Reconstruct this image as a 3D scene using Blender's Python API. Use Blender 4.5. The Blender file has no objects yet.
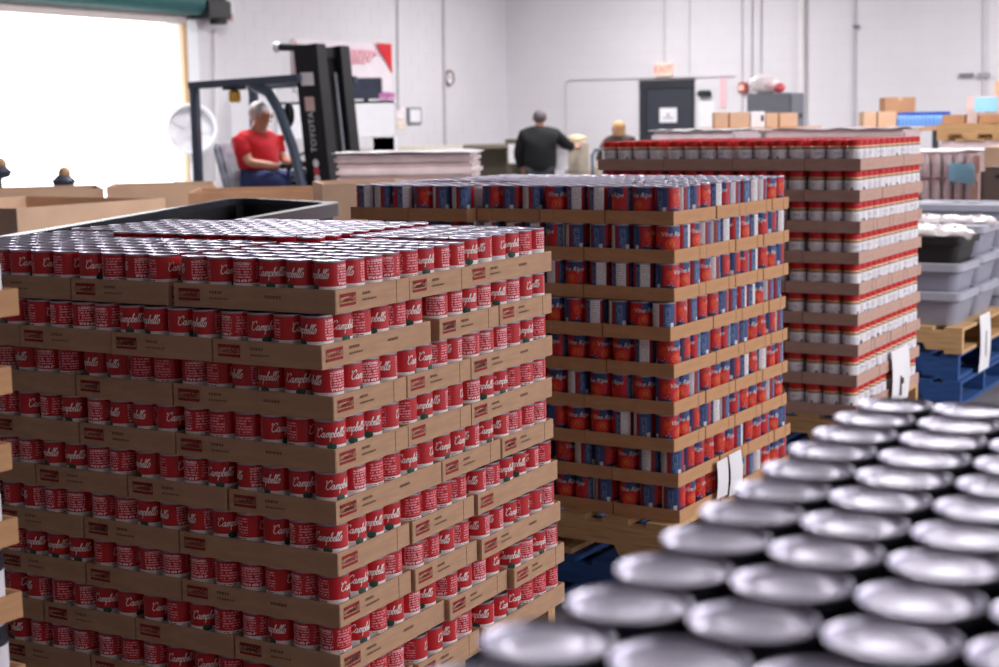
import bpy, bmesh, math, random
from mathutils import Vector, Matrix
random.seed(7)
SC = bpy.context.scene
COL = SC.collection
PI = math.pi
# ------------------------------------------------------------------ camera, world, light, exposure
CAM_H = 1.54
F_PX, PITCH, ROLL = 1528.7, math.radians(7.79), math.radians(-0.905)
cam_d = bpy.data.cameras.new('camera'); cam = bpy.data.objects.new('camera', cam_d); COL.objects.link(cam)
cam_d.sensor_width = 36.0; cam_d.lens = F_PX / 999.0 * 36.0
cam_d.clip_start = 0.05; cam_d.clip_end = 300
cam_d.dof.use_dof = True; cam_d.dof.focus_distance = 3.45; cam_d.dof.aperture_fstop = 5.2
_F = Vector((0, math.cos(PITCH), -math.sin(PITCH))); _U = Vector((0, math.sin(PITCH), math.cos(PITCH))); _R = Vector((1, 0, 0))
_c, _s = math.cos(ROLL), math.sin(ROLL)
_R2 = _c * _R + _s * _U; _U2 = -_s * _R + _c * _U
_m = Matrix((_R2, _U2, -_F)).transposed().to_4x4(); _m.translation = Vector((0, 0, CAM_H))
cam.matrix_world = _m
SC.camera = cam
CAMP = Vector((0, 0, CAM_H))
def ray(u, v):
    return (_F + _R2 * ((u - 499.5) / F_PX) - _U2 * ((v - 333.5) / F_PX))
def at(u, v, y):                 # the point of that pixel's line of sight at depth y
    d = ray(u, v); return CAMP + d * (y / d.y)
def atz(u, v, z):                # ... on the level plane z
    d = ray(u, v); return CAMP + d * ((z - CAM_H) / d.z)
def proj(p):
    q = Vector(p) - CAMP; w = q.dot(_F)
    return 499.5 + F_PX * q.dot(_R2) / w, 333.5 - F_PX * q.dot(_U2) / w

W = bpy.data.worlds.new('world'); SC.world = W; W.use_nodes = True
_bg = W.node_tree.nodes['Background']; _bg.inputs[0].default_value = (0.93, 0.96, 1.0, 1); _bg.inputs[1].default_value = 5.0
SC.view_settings.view_transform = 'Standard'; SC.view_settings.look = 'None'
SC.view_settings.exposure = 0.0; SC.view_settings.gamma = 1.0; SC.view_settings.use_curve_mapping = False
TILT = math.radians(31.0)                       # the room and the pallets stand turned by this
E1 = Vector((math.cos(TILT), -math.sin(TILT), 0))   # along the wall with the door, to the right and nearer
E2 = Vector((-math.sin(TILT), -math.cos(TILT), 0))  # along the dock wall, to the left and nearer
_p = at(667, 100, 24.5)
_d = ray(507, 100)
# corner of the room: line of sight at x=507 meets the door wall
_n = Vector((math.sin(TILT), math.cos(TILT), 0))
CORNER = CAMP + _d * ((_p - CAMP).dot(_n) / _d.dot(_n)); CORNER.z = 0
# ceiling lamps: (metres along the door wall, metres along the dock wall, watts); real fixtures built below
LAMP_Z = 4.3
LAMPS = [
    (3.5, 3.2, 230), (10.0, 3.2, 215), (16.5, 3.2, 180), (22.0, 3.2, 140),
    (3.5, 10.0, 190), (10.0, 10.0, 190), (16.5, 10.0, 210), (22.0, 10.0, 230),
    (8.0, 15.5, 130), (16.5, 15.5, 300), (22.0, 16.0, 520),
    (20.0, 21.8, 110)]
ADDED_FILL = .16  # share of each lamp's watts given to the added upward fill
ROOM_A, ROOM_B, ROOM_H = 25.0, 31.0, 6.4

# ------------------------------------------------------------------ helpers
def tag(o, label=None, cat=None, group=None, kind=None):
    if label: o['label'] = label
    if cat: o['category'] = cat
    if group: o['group'] = group
    if kind: o['kind'] = kind
    return o
def link(name, data, parent=None, loc=None, rz=None):
    o = bpy.data.objects.new(name, data); COL.objects.link(o)
    if parent: o.parent = parent
    if loc is not None: o.location = loc
    if rz is not None: o.rotation_euler = (0, 0, rz)
    return o
def empty(name, loc=(0, 0, 0), rz=0.0):
    o = link(name, None, None, loc, rz); o.empty_display_size = .1; return o
class MB:
    """collects shapes; build() makes ONE mesh object out of them"""
    def __init__(s): s.v = []; s.f = []; s.m = []; s.uv = {}
    def face(s, pts, m=0, uvs=None):
        b = len(s.v); s.v += [tuple(p) for p in pts]; s.f.append(tuple(range(b, b + len(pts)))); s.m.append(m)
        if uvs: s.uv[len(s.f) - 1] = uvs
    def box(s, x0, x1, y0, y1, z0, z1, m=0, M=None):
        P = [Vector((x, y, z)) for z in (z0, z1) for y in (y0, y1) for x in (x0, x1)]
        if M is not None: P = [M @ p for p in P]
        b = len(s.v); s.v += [tuple(p) for p in P]
        for q in ((0, 2, 3, 1), (4, 5, 7, 6), (0, 1, 5, 4), (2, 6, 7, 3), (0, 4, 6, 2), (1, 3, 7, 5)):
            s.f.append(tuple(b + k for k in q)); s.m.append(m)
        return s
    def beam(s, a, b, w, h, m=0, up=(0, 0, 1)):
        a = Vector(a); b = Vector(b); d = b - a; L = d.length; d.normalize()
        u = Vector(up)
        if abs(d.dot(u)) > .98: u = Vector((1, 0, 0))
        x = d.cross(u).normalized(); u = x.cross(d)
        M = Matrix((x, d, u)).transposed().to_4x4(); M.translation = a
        return s.box(-w / 2, w / 2, 0, L, -h / 2, h / 2, m, M)
    def lathe(s, prof, n=24, m=0, M=None, cap=True, ms=None):
        b = len(s.v)
        for (r, z) in prof:
            for k in range(n):
                a = 2 * PI * k / n; p = Vector((r * math.cos(a), r * math.sin(a), z))
                s.v.append(tuple(M @ p) if M is not None else tuple(p))
        for i in range(len(prof) - 1):
            for k in range(n):
                k2 = (k + 1) % n
                s.f.append((b + i * n + k, b + i * n + k2, b + (i + 1) * n + k2, b + (i + 1) * n + k)); s.m.append(ms[i] if ms else m)
        if cap:
            s.f.append(tuple(b + k for k in reversed(range(n)))); s.m.append(ms[0] if ms else m)
            e = b + (len(prof) - 1) * n
            s.f.append(tuple(e + k for k in range(n))); s.m.append(ms[-1] if ms else m)
        return s
    def tube(s, pts, r, n=10, m=0):
        pts = [Vector(p) for p in pts]; rs = r if isinstance(r, (list, tuple)) else [r] * len(pts)
        b = len(s.v); prev = None
        for i, p in enumerate(pts):
            d = (pts[min(i + 1, len(pts) - 1)] - pts[max(i - 1, 0)]).normalized()
            u = prev if prev else (Vector((0, 0, 1)) if abs(d.z) < .9 else Vector((1, 0, 0)))
            x = d.cross(u).normalized(); u = x.cross(d).normalized(); prev = u
            for k in range(n):
                a = 2 * PI * k / n; s.v.append(tuple(p + (x * math.cos(a) + u * math.sin(a)) * rs[i]))
        for i in range(len(pts) - 1):
            for k in range(n):
                k2 = (k + 1) % n; s.f.append((b + i * n + k, b + i * n + k2, b + (i + 1) * n + k2, b + (i + 1) * n + k)); s.m.append(m)
        s.f.append(tuple(b + k for k in reversed(range(n)))); s.m.append(m)
        e = b + (len(pts) - 1) * n; s.f.append(tuple(e + k for k in range(n))); s.m.append(m)
        return s
    def prism(s, poly, a, b, axis='x', m=0, M=None):
        """poly of 2D points, pushed from a to b along the axis"""
        def mk(t, q):
            p = Vector((t, q[0], q[1])) if axis == 'x' else (Vector((q[0], t, q[1])) if axis == 'y' else Vector((q[0], q[1], t)))
            return tuple(M @ p) if M is not None else tuple(p)
        n = len(poly); o = len(s.v)
        s.v += [mk(a, q) for q in poly] + [mk(b, q) for q in poly]
        s.f.append(tuple(o + k for k in range(n))); s.m.append(m)
        s.f.append(tuple(o + n + k for k in reversed(range(n)))); s.m.append(m)
        for k in range(n):
            k2 = (k + 1) % n; s.f.append((o + k, o + n + k, o + n + k2, o + k2)); s.m.append(m)
        return s
    def ball(s, c, r, n=14, m=0, k=10):
        r = r if isinstance(r, (tuple, list)) else (r, r, r)
        M = Matrix.Translation(Vector(c)) @ Matrix.Diagonal((r[0], r[1], r[2], 1))
        return s.lathe([(max(math.sin(PI * i / k), .02), -math.cos(PI * i / k)) for i in range(k + 1)], n, m, M)
    def mesh(s, name, mats, smooth=35, bevel=0):
        me = bpy.data.meshes.new(name); me.from_pydata(s.v, [], s.f)
        for k in (mats if isinstance(mats, (list, tuple)) else [mats]): me.materials.append(k)
        me.polygons.foreach_set('material_index', s.m)
        if s.uv:
            uvl = me.uv_layers.new(name='UVMap')
            for fi, uvs in s.uv.items():
                for k, li in enumerate(me.polygons[fi].loop_indices): uvl.data[li].uv = uvs[k]
        bm = bmesh.new(); bm.from_mesh(me)
        bmesh.ops.remove_doubles(bm, verts=bm.verts, dist=1e-6)
        bmesh.ops.recalc_face_normals(bm, faces=bm.faces)
        if bevel:
            ed = [e for e in bm.edges if len(e.link_faces) == 2 and e.calc_face_angle(0) > .7]
            bmesh.ops.bevel(bm, geom=ed, offset=bevel, segments=2, affect='EDGES', clamp_overlap=True)
        if smooth:
            lim = math.radians(smooth)
            for f in bm.faces: f.smooth = True
            for e in bm.edges: e.smooth = len(e.link_faces) == 2 and e.calc_face_angle(0) < lim
        bm.to_mesh(me); bm.free(); me.update()
        return me
    def build(s, name, mats, parent=None, loc=None, rz=None, smooth=35, bevel=0):
        return link(name, s.mesh(name, mats, smooth, bevel), parent, loc, rz)
def bx(name, x0, x1, y0, y1, z0, z1, m, parent=None, loc=None, rz=None, bevel=0):
    return MB().box(x0, x1, y0, y1, z0, z1).build(name, m, parent, loc, rz, bevel=bevel)

# ------------------------------------------------------------------ materials
_mats = {}
def srgb(r, g, b):
    f = lambda c: (c / 255 / 12.92) if c <= 10 else ((c / 255 + .055) / 1.055) ** 2.4
    return (f(r), f(g), f(b), 1)
def mat(name, col, rough=.6, metal=0.0, var=.12, scale=8.0, bump=0.0, bscale=60.0, stretch=(1, 1, 1), emit=None, estr=0, coat=0, alpha=None, trans=0):
    if name in _mats: return _mats[name]
    m = bpy.data.materials.new(name); m.use_nodes = True; _mats[name] = m
    nt = m.node_tree; N = nt.nodes; L = nt.links; b = N['Principled BSDF']
    b.inputs['Roughness'].default_value = rough; b.inputs['Metallic'].default_value = metal
    if coat: b.inputs['Coat Weight'].default_value = coat; b.inputs['Coat Roughness'].default_value = .15
    if trans: b.inputs['Transmission Weight'].default_value = trans
    if alpha is not None: b.inputs['Alpha'].default_value = alpha
    c = srgb(*col) if max(col) > 1 else (*col, 1)
    tc = N.new('ShaderNodeTexCoord'); mp = N.new('ShaderNodeMapping'); mp.inputs['Scale'].default_value = stretch
    L.new(tc.outputs['Object'], mp.inputs[0])
    if var:
        nz = N.new('ShaderNodeTexNoise'); nz.inputs['Scale'].default_value = scale; nz.inputs['Detail'].default_value = 5
        L.new(mp.outputs[0], nz.inputs['Vector'])
        mr = N.new('ShaderNodeMapRange'); mr.inputs[1].default_value = .3; mr.inputs[2].default_value = .7
        mr.inputs[3].default_value = 1 - var; mr.inputs[4].default_value = 1 + var
        L.new(nz.outputs[0], mr.inputs[0])
        mx = N.new('ShaderNodeVectorMath'); mx.operation = 'SCALE'; mx.inputs[0].default_value = c[:3]
        L.new(mr.outputs[0], mx.inputs['Scale']); L.new(mx.outputs[0], b.inputs['Base Color'])
    else: b.inputs['Base Color'].default_value = c
    if bump:
        n2 = N.new('ShaderNodeTexNoise'); n2.inputs['Scale'].default_value = bscale; n2.inputs['Detail'].default_value = 4
        L.new(mp.outputs[0], n2.inputs['Vector'])
        bp = N.new('ShaderNodeBump'); bp.inputs['Strength'].default_value = bump; bp.inputs['Distance'].default_value = .01
        L.new(n2.outputs[0], bp.inputs['Height']); L.new(bp.outputs[0], b.inputs['Normal'])
    if emit:
        b.inputs['Emission Color'].default_value = srgb(*emit); b.inputs['Emission Strength'].default_value = estr
    return m
def label_mat(name, zones, vzones=None, lines=None, rough=.42, coat=.25):
    """paper label: zones = [(u, colour)] round the can; vzones = [(v0, v1, colour, u0, u1)] flat fields; lines = [(u0, u1, v0, v1, freq, colour, gap)] small print"""
    m = bpy.data.materials.new(name); m.use_nodes = True; _mats[name] = m
    nt = m.node_tree; N = nt.nodes; L = nt.links; b = N['Principled BSDF']
    b.inputs['Roughness'].default_value = rough; b.inputs['Coat Weight'].default_value = coat
    uv = N.new('ShaderNodeUVMap'); sp = N.new('ShaderNodeSeparateXYZ'); L.new(uv.outputs[0], sp.inputs[0])
    u, v = sp.outputs[0], sp.outputs[1]
    def math_(op, a, c=None):
        n = N.new('ShaderNodeMath'); n.operation = op
        for k, q in enumerate((a, c)):
            if q is None: continue
            if isinstance(q, (int, float)): n.inputs[k].default_value = q
            else: L.new(q, n.inputs[k])
        return n.outputs[0]
    def win(s_, lo, hi): return math_('MULTIPLY', math_('GREATER_THAN', s_, lo), math_('LESS_THAN', s_, hi))
    cr = N.new('ShaderNodeValToRGB'); cr.color_ramp.interpolation = 'CONSTANT'
    els = cr.color_ramp.elements
    els[0].position = 0; els[0].color = srgb(*zones[0][1]); els[1].position = max(zones[1][0], 1e-4) if len(zones) > 1 else 1; els[1].color = srgb(*(zones[1][1] if len(zones) > 1 else zones[0][1]))
    for (p, c) in zones[2:]:
        e = els.new(p); e.color = srgb(*c)
    L.new(u, cr.inputs[0]); col = cr.outputs[0]
    def over(col, fac, c):
        mx = N.new('ShaderNodeMixRGB'); L.new(fac, mx.inputs[0]); L.new(col, mx.inputs[1]); mx.inputs[2].default_value = srgb(*c); return mx.outputs[0]
    for (v0, v1, c, u0, u1) in (vzones or []):
        col = over(col, math_('MULTIPLY', win(v, v0, v1), win(u, u0, u1)), c)
    for (u0, u1, v0, v1, freq, c, gap) in (lines or []):
        st = math_('GREATER_THAN', math_('FRACT', math_('MULTIPLY', v, freq)), gap)
        row = math_('FLOOR', math_('MULTIPLY', v, freq))
        cb = N.new('ShaderNodeCombineXYZ'); L.new(math_('MULTIPLY', u, 60), cb.inputs[0]); L.new(math_('MULTIPLY', row, 3.7), cb.inputs[1])
        nz = N.new('ShaderNodeTexNoise'); nz.inputs['Scale'].default_value = 1.0; nz.inputs['Detail'].default_value = 1; L.new(cb.outputs[0], nz.inputs['Vector'])
        word = math_('GREATER_THAN', nz.outputs[0], .44)
        col = over(col, math_('MULTIPLY', math_('MULTIPLY', st, word), math_('MULTIPLY', win(v, v0, v1), win(u, u0, u1))), c)
    L.new(col, b.inputs['Base Color'])
    return m
STEEL = mat('tinplate', (204, 201, 218), .35, 1.0, .04, 40)
STEEL_DK = mat('tinplate_worn', (190, 190, 202), .3, 1.0, .08, 30)
KRAFT_S = mat('kraft_soup', (188, 149, 118), .85, 0, .10, 14, .08, 180, (1, 1, 5))
KRAFT_T = mat('kraft_tomato', (196, 148, 106), .85, 0, .08, 14, .08, 180, (1, 1, 5))
KRAFT_P = mat('kraft_jar', (192, 156, 142), .85, 0, .08, 14, .08, 180, (1, 1, 5))
KRAFT_B = mat('kraft_box', (212, 178, 150), .85, 0, .1, 5, .06, 90)
KRAFT_D = mat('kraft_box_darker', (190, 146, 112), .85, 0, .12, 5, .06, 90)
TAPE = mat('packing_tape', (214, 184, 146), .35, 0, .05)
WOOD = mat('pallet_wood', (206, 166, 116), .8, 0, .22, 6, .2, 40, (14, 1, 14))
WOOD_OLD = mat('pallet_wood_aged', (190, 150, 116), .85, 0, .25, 6, .2, 40, (14, 1, 14))
BLUE = mat('pallet_blue_paint', (38, 80, 142), .7, 0, .3, 10, .2, 40, (6, 1, 6))
INK_RED = mat('ink_red', (150, 38, 42), .8, 0, .1, 120)
INK_DK = mat('ink_dark', (70, 45, 42), .8, 0, .1, 120)
INK_BR = mat('ink_brown', (128, 96, 74), .85, 0, .1, 120)
WHITE_INK = mat('white_ink', (244, 236, 232), .5, 0, 0)
GREEN_INK = mat('green_ink', (40, 84, 70), .5, 0, 0)
PAPER = mat('white_paper', (236, 236, 240), .7, 0, .03)
BLACK = mat('black_paint', (18, 18, 20), .45, 0, .1)
DKGREY = mat('dark_grey_steel', (62, 70, 84), .45, .2, .1)
RUBBER = mat('rubber', (22, 22, 23), .8, 0, .1)
CHROME = mat('chrome', (220, 220, 225), .15, 1, 0)

# ------------------------------------------------------------------ script lettering for the soup labels (drawn stroke by stroke)
def catmull(P, n=5):
    P = [Vector((p[0], p[1])) for p in P]; Q = [P[0]] + P + [P[-1]]; out = []
    for i in range(1, len(Q) - 2):
        a, b, c, d = Q[i - 1], Q[i], Q[i + 1], Q[i + 2]
        for k in range(n):
            t = k / n
            out.append(.5 * ((2 * b) + (c - a) * t + (2 * a - 5 * b + 4 * c - d) * t * t + (3 * b - a - 3 * c + d) * t ** 3))
    out.append(P[-1]); return out
STROKES = [
    [(.02, 1.55), (.1, 1.85), (.0, 2.0)],
    [(1.2, 1.5), (1.25, 1.85), (.95, 2.05), (.45, 1.65), (.18, .9), (.3, .22), (.7, 0), (1.05, .22), (1.25, .5)],
    [(2.0, .85), (1.7, 1.0), (1.4, .6), (1.5, .08), (1.8, .15), (2.05, .95), (2.02, .2), (2.18, 0), (2.4, .35)],
    [(2.4, .35), (2.58, 1.0), (2.55, 0)], [(2.56, .45), (2.82, 1.0), (2.98, .75), (2.93, 0)], [(2.94, .45), (3.2, 1.0), (3.36, .75), (3.3, .12), (3.45, .05), (3.62, .4)],
    [(3.66, 1.0), (3.62, -.9)], [(3.64, .3), (3.9, 1.0), (4.2, .7), (4.1, .1), (3.75, .05)],
    [(4.25, .2), (4.7, 1.5), (4.72, 2.0), (4.52, 1.7), (4.46, .2), (4.7, 0), (4.95, .4), (4.8, .95), (4.5, .7)],
    [(4.95, .5), (5.4, .62), (5.42, 1.0), (5.16, .8), (5.15, .2), (5.4, 0), (5.6, .3)],
    [(5.6, .3), (6.02, 1.5), (6.02, 2.0), (5.82, 1.7), (5.8, .2), (5.95, 0), (6.1, .3)],
    [(6.1, .3), (6.5, 1.5), (6.5, 2.0), (6.3, 1.7), (6.28, .2), (6.42, 0), (6.6, .25)],
    [(6.85, 2.05), (6.78, 1.6)],
    [(6.6, .25), (7.0, 1.1), (7.18, .45), (6.95, 0), (6.65, .12)]]
def script_quads(h, width):
    """returns 2-D quads of the written word, cap height h, total width width, centred on x"""
    sx = width / 7.3; sy = h / 2.0; qs = []; w = .17
    for st in STROKES:
        P = catmull(st, 4)
        for i in range(len(P) - 1):
            d = (P[i + 1] - P[i])
            if d.length < 1e-4: continue
            n = Vector((-d.y, d.x)).normalized() * w * .6; e = d.normalized() * .05
            ws = [P[i] - e + n, P[i] - e - n, P[i + 1] + e - n, P[i + 1] + e + n]
            qs.append([((p.x - 3.65 + .25 * (p.y - .8)) * sx, (p.y - .8) * sy) for p in ws])
    return qs
def text_quads(txt, size, shear=0.0):
    """triangles of a text in the built-in typeface, centred"""
    cu = bpy.data.curves.new('t', 'FONT'); cu.body = txt; cu.size = size; cu.resolution_u = 2; cu.align_x = 'CENTER'; cu.align_y = 'CENTER'; cu.shear = shear
    o = bpy.data.objects.new('t', cu); COL.objects.link(o); dg = bpy.context.evaluated_depsgraph_get(); dg.update()
    me = bpy.data.meshes.new_from_object(o.evaluated_get(dg)); out = [[(me.vertices[i].co.x, me.vertices[i].co.y) for i in p.vertices] for p in me.polygons]
    bpy.data.objects.remove(o); bpy.data.curves.remove(cu); bpy.data.meshes.remove(me); return out
def wrap(mb, quads, r, zc, m, ang0=-PI / 2):
    for q in quads:
        mb.face([(r * math.cos(ang0 + x / r), r * math.sin(ang0 + x / r), zc + y) for (x, y) in q], m)
def disc_quads(cx, cy, rx, ry, n=14, rings=2):
    out = []
    for k in range(n):
        a, b = 2 * PI * k / n, 2 * PI * (k + 1) / n
        for i in range(rings):
            r0, r1 = i / rings, (i + 1) / rings
            P = [(cx + rx * r * math.cos(t), cy + ry * r * math.sin(t)) for (r, t) in ((r0, a), (r1, a), (r1, b), (r0, b))]
            out.append(P if i else P[1:3] + [P[0]])
    return out
def label_cyl(mb, r, z0, z1, n=28, h=1.0, m=0):
    """u=0.5 is the front (local -y)"""
    for k in range(n):
        a, b = 2 * PI * k / n, 2 * PI * (k + 1) / n
        A, B = a + PI / 2, b + PI / 2
        mb.face([(r * math.cos(A), r * math.sin(A), z0), (r * math.cos(B), r * math.sin(B), z0), (r * math.cos(B), r * math.sin(B), z1), (r * math.cos(A), r * math.sin(A), z1)], m,
                [(k / n, 0), ((k + 1) / n, 0), ((k + 1) / n, 1), (k / n, 1)])

# ------------------------------------------------------------------ cans and jars: one of each kind
def can_profile(r, h):
    return [(r * .93, .0025), (r * .95, 0), (r, .0005), (r, .0032), (r * .975, .0042), (r * .975, h - .0042), (r, h - .0032), (r, h - .0002), (r * .985, h), (r * .955, h - .0008), (r * .94, h - .004)]
def lid_profile(r, h):
    return [(r * .945, h - .0040), (r * .91, h - .0042), (r * .88, h - .0032), (r * .80, h - .0031), (r * .78, h - .0027), (r * .75, h - .0031), (r * .60, h - .0032), (r * .57, h - .0028), (r * .54, h - .0032), (r * .05, h - .0032)]
def can_proto(name, r, h, label_me, n=28):
    b = MB().lathe(can_profile(r, h), n, cap=False); body = b.mesh('can_body', STEEL, 50)
    l = MB().lathe(lid_profile(r, h), n, cap=True); lid = l.mesh('can_lid', STEEL, 50)
    return dict(name=name, body=body, parts=[('label', label_me), ('lid', lid)], r=r, h=h)
# red soup can
S_R, S_H = .0338, .1045
m_soup = label_mat('soup_label', [(0, (196, 18, 30)), (1, (196, 18, 30))],
    vzones=[(-.1, .50, (236, 232, 232), -1, 2)],
    lines=[(.02, .22, .55, .95, 16, (238, 150, 160), .45), (.74, .98, .55, .97, 17, (240, 168, 176), .4), (.03, .2, .1, .5, 21, (150, 60, 60), .5), (.755, .96, .9, .95, 12, (250, 225, 225), .2), (.755, .96, .52, .57, 14, (250, 215, 220), .35)])
lb = MB(); label_cyl(lb, S_R * .985, .0045, S_H - .0045)
wrap(lb, script_quads(.0185, .066), S_R * .985 + .0004, .0765, 1)
wrap(lb, disc_quads(0, 0, .0105, .0075), S_R * .985 + .0004, .0495, 2)
SOUP = can_proto('soup_can', S_R, S_H, lb.mesh('label', [m_soup, WHITE_INK, GREEN_INK], 60))
# tomato can
T_R, T_H = .0376, .1136
m_tom = label_mat('tomato_label', [(0, (44, 74, 128)), (.10, (44, 74, 128)), (.17, (150, 20, 34)), (.20, (198, 24, 34)), (.66, (198, 24, 34)), (.72, (40, 66, 116)), (.80, (232, 230, 232)), (.93, (232, 230, 232)), (.94, (150, 20, 34))],
    vzones=[(.74, 1.1, (44, 66, 122), .44, .66), (-.1, .40, (34, 50, 92), .20, .36), (-.1, .36, (34, 50, 92), .60, .66), (.22, .44, (230, 230, 232), .10, .15)],
    lines=[(.02, .10, .34, .9, 22, (130, 160, 205), .5), (.73, .79, .3, .92, 22, (130, 156, 200), .5), (.805, .925, .25, .97, 14, (176, 176, 186), .68)])
lb = MB(); label_cyl(lb, T_R * .985, .0045, T_H - .0045)
rr = T_R * .985 + .0004
TOM_RED = mat('print_tomato', (224, 62, 28), .4, 0, .25, 60); TOM_OR = mat('print_tomato_orange', (232, 120, 48), .4, 0, .2, 60)
wrap(lb, disc_quads(-.003, 0, .0225, .0175), rr, .0545, 2); wrap(lb, disc_quads(-.003, .002, .009, .006), rr + .0002, .0545, 3)
wrap(lb, disc_quads(-.003, 0, .0042, .0028), rr + .0004, .056, 4)
wrap(lb, disc_quads(-.046, 0, .0165, .0195), rr, .080, 2); wrap(lb, disc_quads(-.047, 0, .006, .004), rr + .0003, .095, 4)
wrap(lb, text_quads('Vine Ripe', .0205, .35), rr + .0003, .086, 1)
for q in ((-.052, .048), (-.040, .044), (-.045, .055)): wrap(lb, disc_quads(q[0], 0, .002, .002, 8, 1), rr + .0003, q[1], 5)
TOMATO = can_proto('tomato_can', T_R, T_H, lb.mesh('label', [m_tom, WHITE_INK, TOM_RED, TOM_OR, GREEN_INK, mat('print_pale_blue', (150, 180, 215), .5, 0, 0)], 60))
# can with a dark band over a white label
K_R, K_H = .0352, .1136
m_dark = label_mat('dark_label', [(0, (34, 32, 46)), (1, (34, 32, 46))], vzones=[(-.1, .7, (228, 224, 232), -1, 2)],
    lines=[(.1, .9, .1, .6, 15, (150, 140, 170), .55)])
lb = MB(); label_cyl(lb, K_R * .985, .0045, K_H - .0045, 40)
DARKCAN = can_proto('dark_banded_can', K_R, K_H, lb.mesh('label', m_dark, 60), 56)
# peanut spread jar
J_R, J_H = .0372, .1250
GLASSY = mat('nut_spread', (222, 178, 124), .3, 0, .08, 30, coat=.5)
LIDRED = mat('lid_red', (205, 22, 30), .4, 0, .05, 30)
jb = MB().lathe([(J_R * .9, 0), (J_R, .006), (J_R, .094), (J_R * .97, .0975), (J_R * .9, .1005), (J_R * .84, .1015), (J_R * .84, .110)], 24).mesh('jar_body', GLASSY, 50)
jl = MB(); NR = 48
prof = [(1.0, .1005), (1.0, .1225), (.95, J_H - .0003), (.88, J_H), (.86, J_H - .0012), (.05, J_H - .0012)]
for i in range(len(prof) - 1):
    for k in range(NR):
        P = []
        for (ii, kk) in ((i, k), (i, k + 1), (i + 1, k + 1), (i + 1, k)):
            rad = prof[ii][0] * J_R * (.93 if (ii < 2 and kk % 2) else .955) ; a = 2 * PI * (kk % NR) / NR
            P.append((rad * math.cos(a), rad * math.sin(a), prof[ii][1]))
        jl.face(P)
jlid = jl.mesh('lid', LIDRED, 25)
m_jar = label_mat('jar_label', [(0, (240, 238, 242)), (1, (240, 238, 242))], vzones=[(.935, 1.1, (110, 60, 40), -1, 2), (.2, .5, (170, 178, 196), .42, .58), (.2, .55, (90, 96, 120), .93, .975)],
    lines=[(.36, .64, .6, .82, 8, (140, 146, 176), .5), (.08, .25, .3, .8, 12, (190, 190, 205), .5), (.76, .9, .3, .8, 12, (180, 180, 196), .5)])
lb = MB(); label_cyl(lb, J_R + .0004, .012, .0925, 24)
JAR = dict(name='nut_spread_jar', body=jb, parts=[('label', lb.mesh('label', m_jar, 60)), ('lid', jlid)], r=J_R, h=J_H)

def put(pr, loc, rz, label, cat, group, tilt=0.0):
    o = link(pr['name'], pr['body'], None, loc, rz); tag(o, label, cat, group)
    for nm, me in pr['parts']: link(nm, me, o)
    return o
def template(pr, n=18):
    """plain geometry of the same can for the masses behind: (mesh data with all its parts)"""
    out = []
    for me in [pr['body']] + [p[1] for p in pr['parts']]: out.append(me)
    return out
def mass(name, kind, xf, label, cat):
    """one object holding many cans that cannot be told apart; xf = list of (x, y, z)"""
    mb = MB()
    if kind == 'soup': mm = [STEEL, mat('soup_red', (196, 18, 30), .45, 0, .05), mat('soup_white', (236, 232, 232), .45, 0, .03)]; r, h, prof, ms = S_R, S_H, None, None
    elif kind == 'tomato': mm = [STEEL, mat('tom_red_blue', (130, 40, 60), .45, 0, .5, 25), mat('tom_blue', (44, 70, 122), .45, 0, .1)]; r, h = T_R, T_H
    elif kind == 'dark': mm = [STEEL, mat('dk_band', (34, 32, 46), .45, 0, .05), mat('dk_white', (228, 224, 232), .45, 0, .05)]; r, h = K_R, K_H
    else: mm = [LIDRED, GLASSY, mat('jar_white', (226, 224, 230), .45, 0, .05)]; r, h = J_R, J_H
    if kind == 'jar':
        pr = [(r * .9, 0), (r, .006), (r, .0885), (r * .98, .098), (r * .86, .104), (r * .95, .1041), (r * .95, .1225), (r * .88, h), (r * .86, h - .0012), (r * .05, h - .0012)]; ms = [2, 2, 1, 1, 0, 0, 0, 0, 0]
    else:
        zb = h * (.56 if kind == 'soup' else (.3 if kind == 'tomato' else .68))
        pr = [(r, 0), (r, .004), (r * .98, .0045), (r * .98, zb), (r * .98, h - .0045), (r, h - .0035), (r, h), (r * .95, h - .0006), (r * .92, h - .0044), (r * .85, h - .003), (r * .78, h - .003), (r * .74, h - .0024), (r * .7, h - .0032), (r * .05, h - .0033)]
        ms = [0, 0, 2, 1, 0] + [0] * 8
    n = 18
    base = MB().lathe(pr, n, ms=ms)
    V = []; Fc = []; Mi = []
    for (x, y, z) in xf:
        o = len(V); V += [(a + x, b + y, c + z) for (a, b, c) in base.v]; Fc += [tuple(q + o for q in f) for f in base.f]; Mi += base.m
    me = bpy.data.meshes.new(name); me.from_pydata(V, [], Fc)
    for k in mm: me.materials.append(k)
    me.polygons.foreach_set('material_index', Mi)
    me.polygons.foreach_set('use_smooth', [len(f) == 4 for f in Fc])
    me.update(); o = link(name, me); tag(o, label, cat, kind='stuff'); return o

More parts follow.
